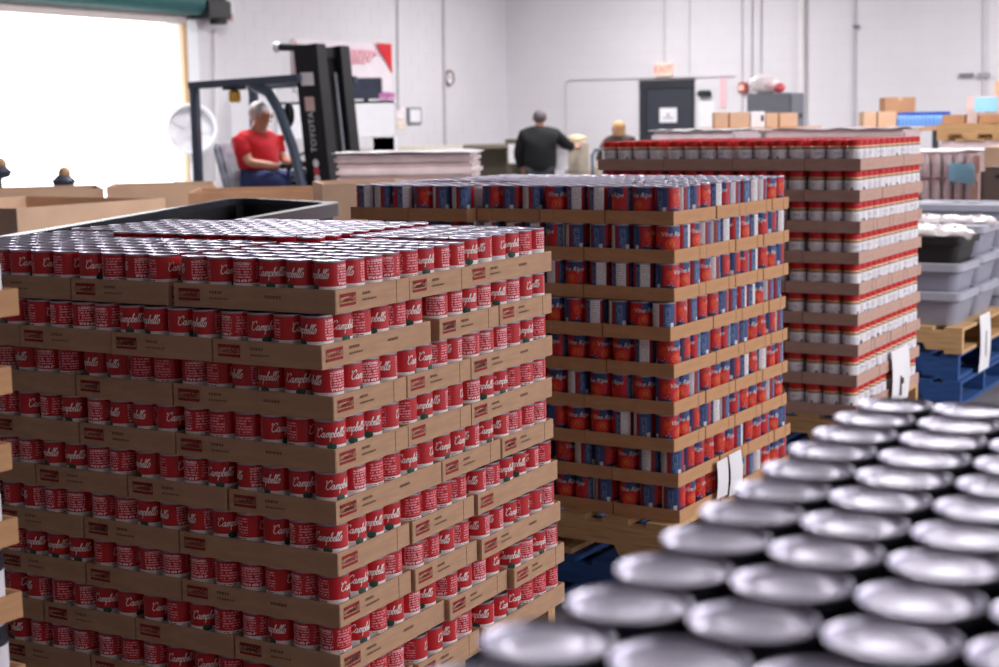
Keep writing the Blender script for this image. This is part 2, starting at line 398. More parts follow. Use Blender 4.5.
# ------------------------------------------------------------------ cardboard trays
_trays = {}
def tray_mesh(kind, lx, ly, h, m):
    key = (kind, round(lx, 4), round(ly, 4))
    if key in _trays: return _trays[key]
    t = .0032; b = MB()
    b.box(0, lx, 0, ly, 0, .0028)
    b.box(0, t, 0, ly, .0028, h); b.box(lx - t, lx, 0, ly, .0028, h)
    b.box(t, lx - t, 0, t, .0028, h); b.box(t, lx - t, ly - t, ly, .0028, h)
    # glued end flaps that lap round the corners of the shorter walls
    e = .0011; fl = .05
    if lx < ly:
        for (y0, y1) in ((-e, 0), (ly, ly + e)):
            for (x0, x1) in ((.002, fl), (lx - fl, lx - .002)): b.box(x0, x1, y0, y1, .001, h - .0015)
    else:
        for (x0, x1) in ((-e, 0), (lx, lx + e)):
            for (y0, y1) in ((.002, fl), (ly - fl, ly - .002)): b.box(x0, x1, y0, y1, .001, h - .0015)
    me = b.mesh('tray', m, 0); marks = []
    if kind == 'soup':
        rm = random.Random(11)
        rect = lambda x0, x1, z0, z1: [[(x0, z0), (x1, z0), (x1, z1), (x0, z1)]]
        def fine(x, z, n, hgt):            # a line of small print too fine to read
            out = []
            for k in range(n):
                w = rm.uniform(.003, .006); out += rect(x, x + w, z, z + hgt); x += w + .0022
            return out
        for var in range(3):
            one = []
            for face, L in (('x', ly), ('y', lx)):
                off = (L - .043) if face == 'x' else .043; zc = .027
                W_, H_ = .058, .026; fr = .0016
                def emit(quads, m_, e2, nm):
                    mk = MB()
                    for q in quads:
                        if face == 'x': mk.face([(-e2, off - x, z) for (x, z) in q])        # wall x=0, seen from -x: right is -y
                        else: mk.face([(off + x, -e2, z) for (x, z) in q])
                    one.append((nm, mk.mesh(nm, m_, 0)))
                q = rect(-W_ / 2, W_ / 2, zc + H_ / 2 - .007, zc + H_ / 2) + rect(-W_ / 2, W_ / 2, zc - H_ / 2, zc - H_ / 2 + .006)
                q += rect(-W_ / 2, -W_ / 2 + fr, zc - H_ / 2, zc + H_ / 2) + rect(W_ / 2 - fr, W_ / 2, zc - H_ / 2, zc + H_ / 2)
                q += [[(x, y + zc + .001) for (x, y) in k] for k in script_quads(.0125, .05)]
                emit(q, INK_RED, .0016, 'printed_logo')
                if var:
                    q = fine(.055, zc + .004, 5, .006) + fine(.055, zc - .008, 8, .004)
                    if L > .3: q += fine(.2, zc, 6, .006)
                    emit(q, INK_BR, .0016, 'printed_text')
                if var == 2: emit([[(x, y + zc + .002) for (x, y) in k] for k in text_quads('22840', .021)], INK_DK, .0020, 'printed_number')
            marks.append(one)
    _trays[key] = (me, marks); return _trays[key]

ORD = ['first', 'second', 'third', 'fourth', 'fifth', 'sixth', 'seventh', 'eighth', 'ninth', 'tenth', 'eleventh', 'twelfth', 'thirteenth', 'fourteenth', 'fifteenth', 'sixteenth', 'seventeenth', 'eighteenth']
def layer_name(l, n): return 'top' if l == 0 else ('bottom' if l == n - 1 else ORD[l])
def stack(kind, pr, N, theta, z1, lp, nl, pe, NI, NJ, layouts, pattern, tray_h, m_tray, what, cat, hidden, cap=300, jig=None, seed=1, tray_grp='', raise_=None, crop=False):
    """a pallet load: trays of cans in layers. local x = along the right face (j), local y = along the left face (i); (0,0) is the near corner"""
    rnd = random.Random(seed); rz = PI / 2 - theta
    X = Vector((math.sin(theta), math.cos(theta), 0)); Y = Vector((-math.cos(theta), math.sin(theta), 0)); N = Vector(N)
    cand = []; rest = []
    for l in range(nl):
        z = z1 - l * lp; lay = layouts[pattern[l]]
        owner = {}
        for t, (i0, ni, j0, nj) in enumerate(lay):
            dx, dy, dz = rnd.uniform(-.0012, .0012), rnd.uniform(-.0012, .0012), 0
            if jig and (l, t) in jig: dx += jig[(l, t)][0]; dy += jig[(l, t)][1]
            elif jig and (l, None) in jig: dx += jig[(l, None)][0]; dy += jig[(l, None)][1]
            lx, ly = nj * pe - .0045, ni * pe - .0045
            o3 = N + X * (j0 * pe + dx) + Y * (i0 * pe + dy); o3.z = z
            me, marks = tray_mesh(kind, lx, ly, tray_h, m_tray)
            side = 'left' if (j0 == 0 and i0 > 0) else ('right' if (i0 == 0 and j0 > 0) else None)
            if side == 'left': pos = f'{ORD[sum(1 for q in lay if q[2] == 0 and q[0] < i0)]} from near corner on left face'
            elif side == 'right': pos = f'{ORD[sum(1 for q in lay if q[0] == 0 and q[2] < j0)]} from near corner on right face'
            else: pos = 'at the near corner'
            if crop and not any(-25 < proj(o3 + X * a + Y * b)[0] < 1024 for a in (0, lx) for b in (0, ly)): tr = None
            else:
                tr = link('cardboard_tray', me, None, o3, rz + rnd.uniform(-.003, .003))
                tag(tr, f'{what} in the {layer_name(l, nl)} layer, {pos}', 'tray', tray_grp)
            if marks and tr:
                for nm_, me_ in marks[rnd.choice((0, 0, 1, 1, 1, 2))]: link(nm_, me_, tr)
            for a in range(ni):
                for b in range(nj): owner[(i0 + a, j0 + b)] = (o3, (ly - .0066) / ni, (lx - .0066) / nj, a, b)
        for i in range(NI):
            for j in range(NJ):
                if (i, j) in owner:
                    o3, py, px_, a, b = owner[(i, j)]; p = o3 + X * (.0033 + (b + .5) * px_) + Y * (.0033 + (a + .5) * py)
                else:
                    p = N + X * ((j + .5) * pe) + Y * ((i + .5) * pe)
                p.z = z + .003
                if raise_ and l == 0: p.z += raise_(i, j)
                face = 'left' if j == 0 else ('right' if i == 0 else None)
                if face is None and l > 0 and not (i == 1 or j == 1): continue
                u, v = proj(p + Vector((0, 0, lp * .8)))
                vis = -14 < u < 1012 and -20 < v < 676 and (face is not None or l == 0) and not hidden(l, i, j, u, v)
                if vis: cand.append(((0 if face else 1), p.y, l, i, j, p, face))
                else: rest.append((p.x, p.y, p.z))
    cand.sort(key=lambda c: (c[0], c[1]))
    for c in cand[cap:]: rest.append(tuple(c[5]))
    for (_, _, l, i, j, p, face) in cand[:cap]:
        nm = layer_name(l, nl)
        if face == 'left' and i == 0: lab = f'{cat} at the near corner of its load, {nm} layer'
        elif face == 'left': lab = f'{cat} on left face, {nm} layer, {ORD[i]} from near corner'
        elif face == 'right': lab = f'{cat} on right face, {nm} layer, {ORD[j]} from near corner'
        else: lab = f'{cat} on top layer, {ORD[j]} row back, {ORD[i]} from right face'
        put(pr, p, rnd.uniform(0, 2 * PI), pr['adj'] + ' ' + lab, cat.split()[-1], pr['grp'])
    return rest

SOUP.update(adj='red', grp='red soup cans on the nearest load'); TOMATO.update(adj='red and blue', grp='tomato cans on the middle load'); JAR.update(adj='red-lidded', grp='red-lidded jars on the far load'); DARKCAN.update(adj='silver-lidded', grp='foreground cans')

P1N, P1T, P1Z, P1L, P1E = Vector((-.3405, 3.053, 0)), math.radians(29.0), 1.166, .1091, .0704
P2N, P2T, P2Z, P2L, P2E = Vector((.5366, 4.660, 0)), math.radians(32.0), 1.227, .1181, .0795
P3N, P3T, P3Z, P3L, P3E = Vector((1.506, 6.363, 0)), math.radians(30.4), 1.326, .1300, .0813
# (i0, ni, j0, nj)
LAY1 = {'A': [(0, 6, 0, 4), (6, 4, 0, 6), (10, 4, 0, 6), (14, 4, 0, 6), (0, 6, 4, 4), (0, 4, 8, 6)],
        'B': [(0, 4, 0, 6), (4, 4, 0, 6), (8, 4, 0, 6), (12, 6, 0, 4), (0, 6, 6, 4), (0, 6, 10, 4)]}
LAY2 = {'A': [(0, 3, 0, 4), (3, 3, 0, 4), (6, 3, 0, 4), (9, 3, 0, 4), (12, 3, 0, 4), (0, 4, 4, 3), (0, 4, 7, 3), (0, 4, 10, 2)],
        'B': [(0, 4, 0, 3), (4, 4, 0, 3), (8, 4, 0, 3), (12, 3, 0, 4), (0, 4, 3, 3), (0, 4, 6, 3), (0, 4, 9, 3)]}
LAY3 = {'A': [(0, 3, 0, 4), (3, 4, 0, 3), (7, 4, 0, 3), (11, 4, 0, 3), (0, 3, 4, 4), (0, 3, 8, 4)],
        'B': [(0, 4, 0, 3), (4, 4, 0, 3), (8, 4, 0, 3), (12, 3, 0, 4), (0, 4, 3, 3), (0, 4, 6, 3), (0, 4, 9, 3)]}
# ------------------------------------------------------------------ the room
WALLM = mat('painted_block', (222, 220, 224), .75, 0, .03, 1.2, .05, 30)
WALLM2 = mat('painted_block_joint', (214, 212, 217), .8, 0, .03, 2)
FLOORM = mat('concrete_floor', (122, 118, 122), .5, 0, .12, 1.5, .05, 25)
CEILM = mat('ceiling_deck', (205, 204, 208), .8, 0, .04, 1)
def wallframe(axis):            # local frame of a wall: x along it from the corner, y out of the wall into the room, z up
    d = E1 if axis == 1 else E2; o = E2 if axis == 1 else E1
    M = Matrix((d, o, Vector((0, 0, 1)))).transposed().to_4x4(); M.translation = CORNER; return M
MW1, MW2 = wallframe(1), wallframe(2)
def onwall(axis, u, v):
    M = MW1 if axis == 1 else MW2; o = E2 if axis == 1 else E1
    d = ray(u, v); k = (CORNER - CAMP).dot(o) / d.dot(o); p = M.inverted() @ (CAMP + d * k); return p.x, p.z
def wallobj(axis, mb, name, m, parent=None, **k):
    """the axis-2 frame is mirrored, so its points are turned into world space before the mesh is made"""
    M = MW1 if axis == 1 else MW2
    mb.v = [tuple(M @ Vector(p)) for p in mb.v]
    if parent is not None:
        Pi = parent.matrix_world.inverted() if parent.type != 'EMPTY' else Matrix.Translation(-Vector(parent.location)); mb.v = [tuple(Pi @ Vector(p)) for p in mb.v]
    return mb.build(name, m, parent, **k)
def wthing(name, axis, u, v, label, cat, group=None):
    M = MW1 if axis == 1 else MW2; s, z = onwall(axis, u, v)
    e = empty(name, M @ Vector((s, 0, z))); tag(e, label, cat, group); return e
cA, cB = ROOM_A, ROOM_B
def quad_slab(name, z0, z1, m, label, cat):
    mb = MB(); mb.box(-.3, cA + .3, -.3, cB + .3, z0, z1); mb.v = [tuple(CORNER + E1 * x + E2 * y + Vector((0, 0, z))) for (x, y, z) in mb.v]
    o = mb.build(name, m, smooth=0); tag(o, label, cat, kind='structure'); return o
quad_slab('floor', -.2, 0, FLOORM, 'grey sealed concrete warehouse floor', 'floor')
quad_slab('ceiling', ROOM_H, ROOM_H + .2, CEILM, 'grey steel deck warehouse ceiling', 'ceiling')
def blocks(mb, x0, x1, z0, z1, holes=()):
    """single blocks standing 4 mm proud of the joints"""
    bw, bh, j = .406, .203, .003
    nz = int((z1 - z0) / bh)
    for r in range(nz):
        za, zb = z0 + r * bh + j, z0 + (r + 1) * bh - j
        x = x0 - (bw / 2 if r % 2 else 0)
        while x < x1:
            a, b = max(x + j, x0), min(x + bw - j, x1); x += bw
            if b - a < .03: continue
            if any(a < h[1] and b > h[0] and za < h[3] and zb > h[2] for h in holes):
                h = [h for h in holes if a < h[1] and b > h[0] and za < h[3] and zb > h[2]][0]
                if a < h[0] - .04: b = h[0]
                elif b > h[1] + .04: a = h[1]
                else: continue
            mb.box(a, b, -.02, .002, za, zb)
# wall with the door
w1 = MB(); w1.box(-.25, cA + .25, -.25, 0, 0, ROOM_H); wall_r = wallobj(1, w1, 'wall_right', WALLM2, smooth=0)
tag(wall_r, 'white painted block wall with the dark door', 'wall', kind='structure')
bk = MB(); blocks(bk, 0, cA, 0, 5.2); o = wallobj(1, bk, 'block_courses', WALLM, wall_r, smooth=0); o['kind'] = 'stuff'
# dock wall with the open dock door
ds0, dz1 = onwall(2, 181, 24); ds1 = ds0 + 3.4; DOOR_H = onwall(2, 100, 13)[1]
w2 = MB(); w2.box(0, ds0, -.25, 0, 0, ROOM_H); w2.box(ds1, cB, -.25, 0, 0, ROOM_H); w2.box(ds0, ds1, -.25, 0, DOOR_H, ROOM_H)
wall_l = wallobj(2, w2, 'wall_left', WALLM2, smooth=0); tag(wall_l, 'white painted block wall with the open dock door', 'wall', kind='structure')
bk = MB(); blocks(bk, 0, cB - 12, 0, 5.2, [(ds0, ds1, 0, DOOR_H)]); o = wallobj(2, bk, 'block_courses', WALLM, wall_l, smooth=0); o['kind'] = 'stuff'
# the two walls behind the photographer
for nm, (xa, xb, ya, yb) in (('wall_near', (-.25, cA + .25, cB, cB + .25)), ('wall_far_right', (cA, cA + .25, 0, cB))):
    mb = MB(); mb.box(xa, xb, ya, yb, 0, ROOM_H); mb.v = [tuple(CORNER + E1 * x + E2 * y + Vector((0, 0, z))) for (x, y, z) in mb.v]
    tag(mb.build(nm, WALLM, smooth=0), 'white painted block wall out of view', 'wall', kind='structure')
# dock apron outside
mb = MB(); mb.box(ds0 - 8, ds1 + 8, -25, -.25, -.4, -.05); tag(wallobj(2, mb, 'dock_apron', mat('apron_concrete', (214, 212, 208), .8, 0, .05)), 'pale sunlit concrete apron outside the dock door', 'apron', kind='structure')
# dock door furniture: rolled-up curtain, pale bottom bar, guide rail, motor
dd = empty('door_1', MW2 @ Vector((ds0, 0, 0))); tag(dd, 'green roll-up dock door rolled open above bright opening', 'door', kind='structure')
GREEN = mat('door_green', (40, 92, 92), .5, .1, .1); BAR = mat('door_bar', (200, 190, 186), .5, .2, .05)
mb = MB(); mb.tube([(ds0 - .12, .16, DOOR_H + .19), (ds1 + .1, .16, DOOR_H + .19)], .155, 18); wallobj(2, mb, 'rolled_curtain', GREEN, dd)
mb = MB(); mb.box(ds0 + .02, ds1 + .1, .02, .10, DOOR_H - .07, DOOR_H + .05); wallobj(2, mb, 'bottom_bar', BAR, dd)
mb = MB(); mb.box(ds0 - .03, ds0 + .045, .0, .06, 0, DOOR_H + .02); wallobj(2, mb, 'guide_rail', mat('rail_yellow', (206, 172, 134), .6, 0, .1), dd)
mb = MB(); mb.box(ds0 - .24, ds0 - .05, -.0, .05, 0, DOOR_H); wallobj(2, mb, 'jamb', mat('jamb_white', (246, 248, 252), .5, 0, .02), dd)
mb = MB(); mb.box(ds1, ds1 + .1, .0, .08, 0, DOOR_H + .02); wallobj(2, mb, 'guide_rail', _mats['rail_yellow'], dd)
mo = wthing('door_motor', 2, 205, 12, 'black roll-up door motor with chain guide on dock wall', 'motor')
s0, z0 = onwall(2, 205, 12)
mb = MB(); mb.box(s0 - .12, s0 + .32, .03, .34, z0 - .1, z0 + .12); wallobj(2, mb, 'gearbox', BLACK, mo, bevel=.015)
mb = MB(); mb.tube([(s0 - .02, .2, z0 + .45), (s0 - .02, .2, z0 - .16)], .11, 14); wallobj(2, mb, 'motor_can', BLACK, mo)
mb = MB(); mb.box(s0 - .20, s0 - .10, .16, .30, z0 - .02, z0 + .12); wallobj(2, mb, 'nameplate', PAPER, mo)
mb = MB(); mb.box(s0 - .17, s0 - .06, .16, .31, z0 - .12, z0 - .04); wallobj(2, mb, 'end_cap', mat('cap_pink', (190, 150, 150), .5), mo)
# conduits and pipes
PIPE = mat('conduit_grey', (202, 199, 204), .5, .1, .05); PIPEW = mat('pipe_white', (232, 230, 230), .5, 0, .03)
def conduit(axis, pts, r, label, m=PIPE):
    if r < .04: r *= .75
    P = [onwall(axis, u, v) for (u, v) in pts]; mb = MB(); mb.tube([(s, r + .012, z) for (s, z) in P], r, 8)
    tag(wallobj(axis, mb, 'conduit' if r < .04 else 'drain_pipe', m), label, 'pipe', 'pipes on the walls')
conduit(1, [(567, 140), (566, 84), (570, 80), (735, 76)], .014, 'thin conduit running above the dark door')
conduit(1, [(665, -60), (665, 64)], .016, 'thin conduit dropping to the exit sign')
conduit(1, [(690, -60), (690, 76)], .010, 'thin faint conduit right above the dark door')
conduit(1, [(742, -60), (743, 120)], .014, 'thin conduit behind the fire alarm')
conduit(1, [(753, -60), (752, 110)], .020, 'grey conduit left above the grey cabinet')
conduit(1, [(762, -60), (761, 110)], .016, 'grey conduit above white bag on the grey cabinet')
conduit(1, [(803, -60), (803, 150)], .05, 'white vertical pipe beside the grey cabinet', PIPEW)
conduit(1, [(855, -60), (854, 150)], .022, 'grey conduit behind the small boxes on right')
conduit(1, [(985, -60), (984, 150)], .022, 'grey conduit near the right edge of the photo')
conduit(2, [(396, -60), (397, 110)], .02, 'grey conduit beside the red and white banner', PIPE)
conduit(2, [(441.5, -60), (444, 150)], .026, 'grey conduit beside the wall clock')
conduit(2, [(213, 30), (214, 190)], .03, 'pale vertical pipe behind the forklift roof', PIPEW)
# small fittings on the door wall
def plate(name, axis, u0, v0, u1, v1, d, m, label, cat, parent=None, y0=.006, bevel=.004):
    a, zt = onwall(axis, u0, v0); b, zb = onwall(axis, u1, v1); x0, x1 = min(a, b), max(a, b)
    mb = MB(); mb.box(x0, x1, y0, y0 + d, min(zt, zb), max(zt, zb)); o = wallobj(axis, mb, name, m, parent, bevel=bevel)
    if parent is None: tag(o, label, cat)
    return o, (x0, x1, min(zt, zb), max(zt, zb))
def wall_text(axis, txt, u, v, size, m, parent, y=.05, name='lettering', rot=0, shear=0):
    s, z = onwall(axis, u, v); mb = MB(); sg = 1 if axis == 1 else -1
    for q in text_quads(txt, size, shear):
        P = []
        for (x, yy) in q:
            if rot: x, yy = -yy, x
            P.append((s + sg * x, y, z + yy))
        mb.face(P)
    return wallobj(axis, mb, name, m, parent, smooth=0)
ex = wthing('exit_sign', 1, 665, 69.5, 'lit exit sign above the dark door', 'exit sign')
plate('housing', 1, 657, 63.5, 673.5, 76, .07, mat('exit_face', (244, 214, 196), .5, 0, 0, emit=(255, 222, 200), estr=.12), '', '', ex)
wall_text(1, 'EXIT', 665, 69.8, .15, mat('exit_red', (235, 90, 70), .5, 0, 0, emit=(240, 80, 60), estr=.2), ex, .082)
DOORM = mat('door_slate', (54, 58, 68), .5, .1, .06); DOORF = mat('door_frame_slate', (44, 46, 54), .5, .1, .06)
d2 = wthing('door_2', 1, 667, 110, 'dark slate metal door in dark frame on far wall', 'door'); d2['kind'] = 'structure'
x0, zt = onwall(1, 640, 80.5); x1, _ = onwall(1, 695, 80)
mb = MB(); mb.box(x0, x0 + .12, -.02, .03, 0, zt); wallobj(1, mb, 'frame_side', DOORF, d2)
mb = MB(); mb.box(x1 - .05, x1, -.02, .03, 0, zt); wallobj(1, mb, 'frame_side', DOORF, d2)
mb = MB(); mb.box(x0, x1, -.02, .035, zt - .13, zt); wallobj(1, mb, 'frame_head', DOORF, d2)
mb = MB(); mb.box(x0 + .12, x1 - .05, -.0, .012, 0, zt - .13); wallobj(1, mb, 'door_leaf', DOORM, d2)
mb = MB(); mb.box(x0 + .16, x0 + .22, .012, .06, .98, 1.1); wallobj(1, mb, 'door_handle', CHROME, d2, bevel=.01)
dsn, _ = plate('door_sign', 1, 660, 108, 677.5, 122.5, .008, PAPER, 'white notice sheet on the dark door', 'sign', y0=.016)
mk, _ = plate('sign_print', 1, 664, 117.5, 674, 118.6, .002, mat('grey_ink', (150, 150, 156), .8), '', '', dsn, y0=.025, bevel=0)
mk, _ = plate('sign_print', 1, 667.5, 113.5, 670, 116.5, .002, _mats['grey_ink'], '', '', dsn, y0=.025, bevel=0)
plate('emergency_light', 1, 699.5, 90.5, 712, 96.5, .1, mat('dark_green_case', (30, 40, 40), .5), 'small black case on wall right of dark door', 'light', bevel=.02)
plate('wall_paper_sheet', 1, 699, 101, 715, 128, .006, PAPER, 'large white paper sheet on wall right of dark door', 'paper')
po, _ = plate('wall_notice', 1, 719, 76, 727.5, 106, .006, mat('notice_pale', (232, 218, 222), .7, 0, .03), 'narrow pale notice with pink vertical lettering', 'sign')
mb = MB(); rbn = random.Random(6); s0, z0 = onwall(1, 723.3, 78)
for k in range(9): h_ = rbn.uniform(.025, .045); mb.face([(s0 - .05, .016, z0), (s0 + .05, .016, z0), (s0 + .05, .016, z0 - h_), (s0 - .05, .016, z0 - h_)]); z0 -= h_ + .018
wallobj(1, mb, 'faint_print', mat('pink_ink', (236, 186, 192), .7, 0, 0), po, smooth=0)
fa = wthing('fire_alarm', 1, 744, 87.5, 'red fire alarm strobe on far wall', 'alarm')
plate('case', 1, 740, 82.5, 748.5, 93, .07, mat('alarm_red', (160, 70, 66), .5), '', '', fa, bevel=.012)
plate('strobe', 1, 741.5, 85, 745.5, 90.5, .03, mat('strobe', (250, 190, 170), .4, emit=(255, 190, 170), estr=.3), '', '', fa, y0=.07)
plate('wall_vent_bar', 1, 960, 73.5, 974, 77, .05, mat('bar_grey', (128, 128, 136), .6), 'dark grey bar on wall at right', 'bracket')
plate('conduit_box', 1, 979, 73, 990, 77.5, .06, mat('box_grey', (160, 158, 164), .6), 'grey conduit box at the rightmost wall pipe', 'junction box')
plate('conduit_clip', 1, 854, 25, 859, 28.5, .05, _mats['bar_grey'], 'small dark clip high on the wall at right', 'clip')
# dock wall: banner, clock, frame, papers
bn = wthing('banner', 2, 340, 65, 'white banner with red corners on dock wall', 'banner')
a, zt = onwall(2, 291, 38); b, zb = onwall(2, 388, 41); zb_ = onwall(2, 380, 92)[1]
xa, xb = max(a, b), min(a, b)   # xa = left end in the photo
NB = 16
mb = MB()
for k in range(NB):
    f0, f1 = k / NB, (k + 1) / NB; X0, X1 = xa + (xb - xa) * f0, xa + (xb - xa) * f1; y0_, y1_ = .03 + .02 * math.sin(f0 * 21), .03 + .02 * math.sin(f1 * 21)
    mb.face([(X0, y0_, zb_), (X1, y1_, zb_), (X1, y1_, zt), (X0, y0_, zt)])
cloth = wallobj(2, mb, 'cloth', mat('banner_white', (236, 226, 232), .7, 0, .03), bn); cloth.modifiers.new('thick', 'SOLIDIFY').thickness = .004
wB = xb - xa
mb = MB(); mb.face([(xb - .17 * wB, .062, zt), (xb, .062, zt), (xb, .062, zt - .62 * (zt - zb_))]); wallobj(2, mb, 'red_corner', mat('banner_red', (214, 40, 52), .7, 0, .05), bn, smooth=0)
mb = MB(); mb.face([(xa, .062, zt), (xa + .12 * wB, .062, zt - .8 * (zt - zb_)), (xa, .062, zt - .8 * (zt - zb_))]); wallobj(2, mb, 'red_corner', _mats['banner_red'], bn, smooth=0)
mb = MB(); rbn = random.Random(5)
for (v_, n_, h_) in ((49, 6, .075), (54.5, 5, .085), (60, 4, .05)):
    s0, z0 = onwall(2, 347, v_)
    for k in range(n_): w_ = rbn.uniform(.05, .1); mb.face([(s0, .064, z0), (s0 - w_, .064, z0), (s0 - w_, .064, z0 - h_), (s0, .064, z0 - h_)]); s0 -= w_ + .03
wallobj(2, mb, 'faint_print', mat('banner_pink', (236, 176, 188), .7, 0, 0), bn, smooth=0)
ck = wthing('wall_clock', 2, 448, 78, 'small round wall clock with brown rim', 'clock'); s0, z0 = onwall(2, 448, 78)
mb = MB(); Mk = Matrix.Translation((s0, .0, z0)) @ Matrix.Rotation(-PI / 2, 4, 'X')
mb.lathe([(.10, .0), (.122, .01), (.122, .045), (.10, .05), (.098, .03)], 28, 0, Mk, cap=False); wallobj(2, mb, 'rim', mat('clock_brown', (120, 84, 70), .5), ck)
mb = MB(); mb.lathe([(.1, .01), (.1, .03), (.004, .03)], 28, 0, Mk); wallobj(2, mb, 'dial', PAPER, ck)
mb = MB(); mb.box(s0 - .006, s0 + .006, .032, .036, z0, z0 + .07); mb.box(s0 - .05, s0, .032, .036, z0 - .005, z0 + .006); wallobj(2, mb, 'hands', BLACK, ck)
fr = wthing('picture_frame', 2, 412, 116, 'small grey framed sheet on dock wall', 'frame')
plate('frame', 2, 406, 107.5, 420, 124, .03, mat('frame_grey', (128, 130, 140), .5), '', '', fr)
plate('sheet', 2, 408, 109.5, 418.5, 122, .004, PAPER, '', '', fr, y0=.036, bevel=0)
plate('paper_notice', 2, 395.5, 107, 405, 119, .006, mat('paper_warm', (236, 228, 230), .7), 'upper paper sheet left of grey frame', 'paper')
plate('paper_notice', 2, 395.5, 120, 405, 129.5, .006, mat('paper_cream', (236, 222, 208), .7), 'lower cream paper sheet left of grey frame', 'paper')
# ceiling lamps
LAMPW = mat('lamp_white', (236, 236, 236), .5); LAMPG = mat('lamp_glow', (255, 255, 255), .5, 0, 0, emit=(255, 250, 244), estr=6)
lamp_meshes = (MB().prism([(-.16, 0), (.16, 0), (.09, .09), (-.09, .09)], -.75, .75, 'y').mesh('housing', LAMPW, 0), MB().tube([(-.06, -.7, -.02), (-.06, .7, -.02)], .018, 10).tube([(.06, -.7, -.02), (.06, .7, -.02)], .018, 10).mesh('tubes', LAMPG))
hang = MB().tube([(0, -.5, .09), (0, -.5, ROOM_H - LAMP_Z)], .006, 6).tube([(0, .5, .09), (0, .5, ROOM_H - LAMP_Z)], .006, 6).mesh('hanger_rods', PIPE)
for k, (a, b, w) in enumerate(LAMPS):
    p = CORNER + E1 * a + E2 * b; p.z = LAMP_Z
    r = empty('ceiling_light', p, -TILT); tag(r, f'white twin-tube ceiling light, {ORD[k % 4]} of its row, {ORD[k // 4]} row from the far wall', 'ceiling light', 'ceiling lights')
    link('housing', lamp_meshes[0], r); link('tubes', lamp_meshes[1], r); link('hanger_rods', hang, r)
    ld = bpy.data.lights.new('lamp_light', 'AREA'); ld.shape = 'RECTANGLE'; ld.size = .5; ld.size_y = 1.5; ld.energy = w; ld.color = (1.0, .965, .975)
    link('lamp_light', ld, r, (0, 0, -.045))
    l2 = ld.copy(); l2.energy = w * ADDED_FILL; u_ = link('added_fill_light', l2, r, (0, 0, .13)); u_.rotation_euler = (PI, 0, 0)  # added upward fill above the fixture, brightens the ceiling and can lids

# ------------------------------------------------------------------ wooden pallets
def pallet(N, theta, z, m, label, lx=1.0, ly=1.2, group=None, dx=0, dy=0, mtop=None):
    X = Vector((math.sin(theta), math.cos(theta), 0)); Y = Vector((-math.cos(theta), math.sin(theta), 0))
    o3 = Vector(N) + X * dx + Y * dy; o3.z = z
    r = empty('wooden_pallet', o3, PI / 2 - theta); tag(r, label, 'pallet', group)
    key = (round(lx, 3), round(ly, 3), m.name)
    if key not in _pal:
        h0, h1 = .018, .122; q = .035
        prof = [(0, h0), (ly * .16, h0), (ly * .175, h0 + q), (ly * .385, h0 + q), (ly * .40, h0), (ly * .60, h0), (ly * .615, h0 + q), (ly * .825, h0 + q), (ly * .84, h0), (ly, h0), (ly, h1), (0, h1)]
        st = MB().prism(prof, 0, .038, 'x').mesh('stringer', m, 0)
        bw = .095; db = MB().box(0, lx, 0, bw, 0, .018).mesh('deck_board', m, 0)
        _pal[key] = (st, db, bw)
    st, db, bw = _pal[key]
    for x in (0, lx / 2 - .019, lx - .038): link('stringer', st, r, (x, 0, 0))
    n = 8
    for k in range(n): link('deck_board', db, r, (0, k * (ly - bw) / (n - 1), .122))
    for k in (0, 2, 3, 4, 6): link('bottom_board', db, r, (0, k * (ly - bw) / 6, 0))
    return r
_pal = {}
PH = .14
for (N, t, lx, ly, nm, top) in ((P1N, P1T, .985, 1.27, 'soup load', P1Z - 8 * P1L), (P2N, P2T, .955, 1.20, 'tomato load', P2Z - 8 * P2L), (P3N, P3T, .975, 1.22, 'jar load', P3Z - 8 * P3L)):
    pallet(N, t, top - PH, WOOD, f'light wood pallet directly under the {nm}', lx, ly, 'wood pallets', .004, .004)
    pallet(N, t, top - 2 * PH, BLUE, f'blue painted pallet on the floor under the {nm}', lx, ly, 'blue pallets', -.02, .03)
# ------------------------------------------------------------------ the three pallet loads
J1 = {(0, 0): (0, -.014), (0, 4): (0, -.010), (1, 0): (-.03, 0), (1, 1): (-.03, 0), (1, 2): (-.025, 0), (1, 3): (-.02, 0)}
for l_, f_ in ((5, .4), (6, .7), (7, 1), (8, 1)):
    J1[(l_, 4)] = (0, -.012 * f_); J1[(l_, 5)] = (0, -.028 * f_)
r1 = stack('soup', SOUP, P1N, P1T, P1Z, P1L, 9, P1E, 18, 14, LAY1, 'ABAABAABA', .050, KRAFT_S, 'brown soup tray', 'soup can',
    lambda l, i, j, u, v: l > 0 and j > 0 and i > 0, jig=J1, seed=3, tray_grp='trays of the soup load',
    raise_=lambda i, j: .011 if (j >= 6 and 5 <= i <= 13) else (.004 if j >= 8 else 0))
mass('soup_cans_behind', 'soup', r1, 'remaining red soup cans filling the inside and far top of load', 'cans')
J2 = {(0, 3): (-.055, 0), (0, 4): (-.06, 0), (3, None): (-.025, 0), (7, None): (.035, 0), (8, None): (.045, 0)}
r2 = stack('tomato', TOMATO, P2N, P2T, P2Z, P2L, 9, P2E, 15, 12, LAY2, 'ABBAABBAA', .0415, KRAFT_T, 'tan tomato-can tray', 'tomato can',
    lambda l, i, j, u, v: (l > 1 and u < 545), jig=J2, seed=5, tray_grp='trays of the tomato load')
mass('tomato_cans_behind', 'tomato', r2, 'remaining tomato cans filling the inside and far top of load', 'cans')
r3 = stack('jar', JAR, P3N, P3T, P3Z, P3L, 9, P3E, 15, 12, LAY3, 'AABABABAB', .050, KRAFT_P, 'brown nut-spread jar tray', 'nut-spread jar',
    lambda l, i, j, u, v: (l > 1 and u < 783), seed=9, tray_grp='trays of the jar load')
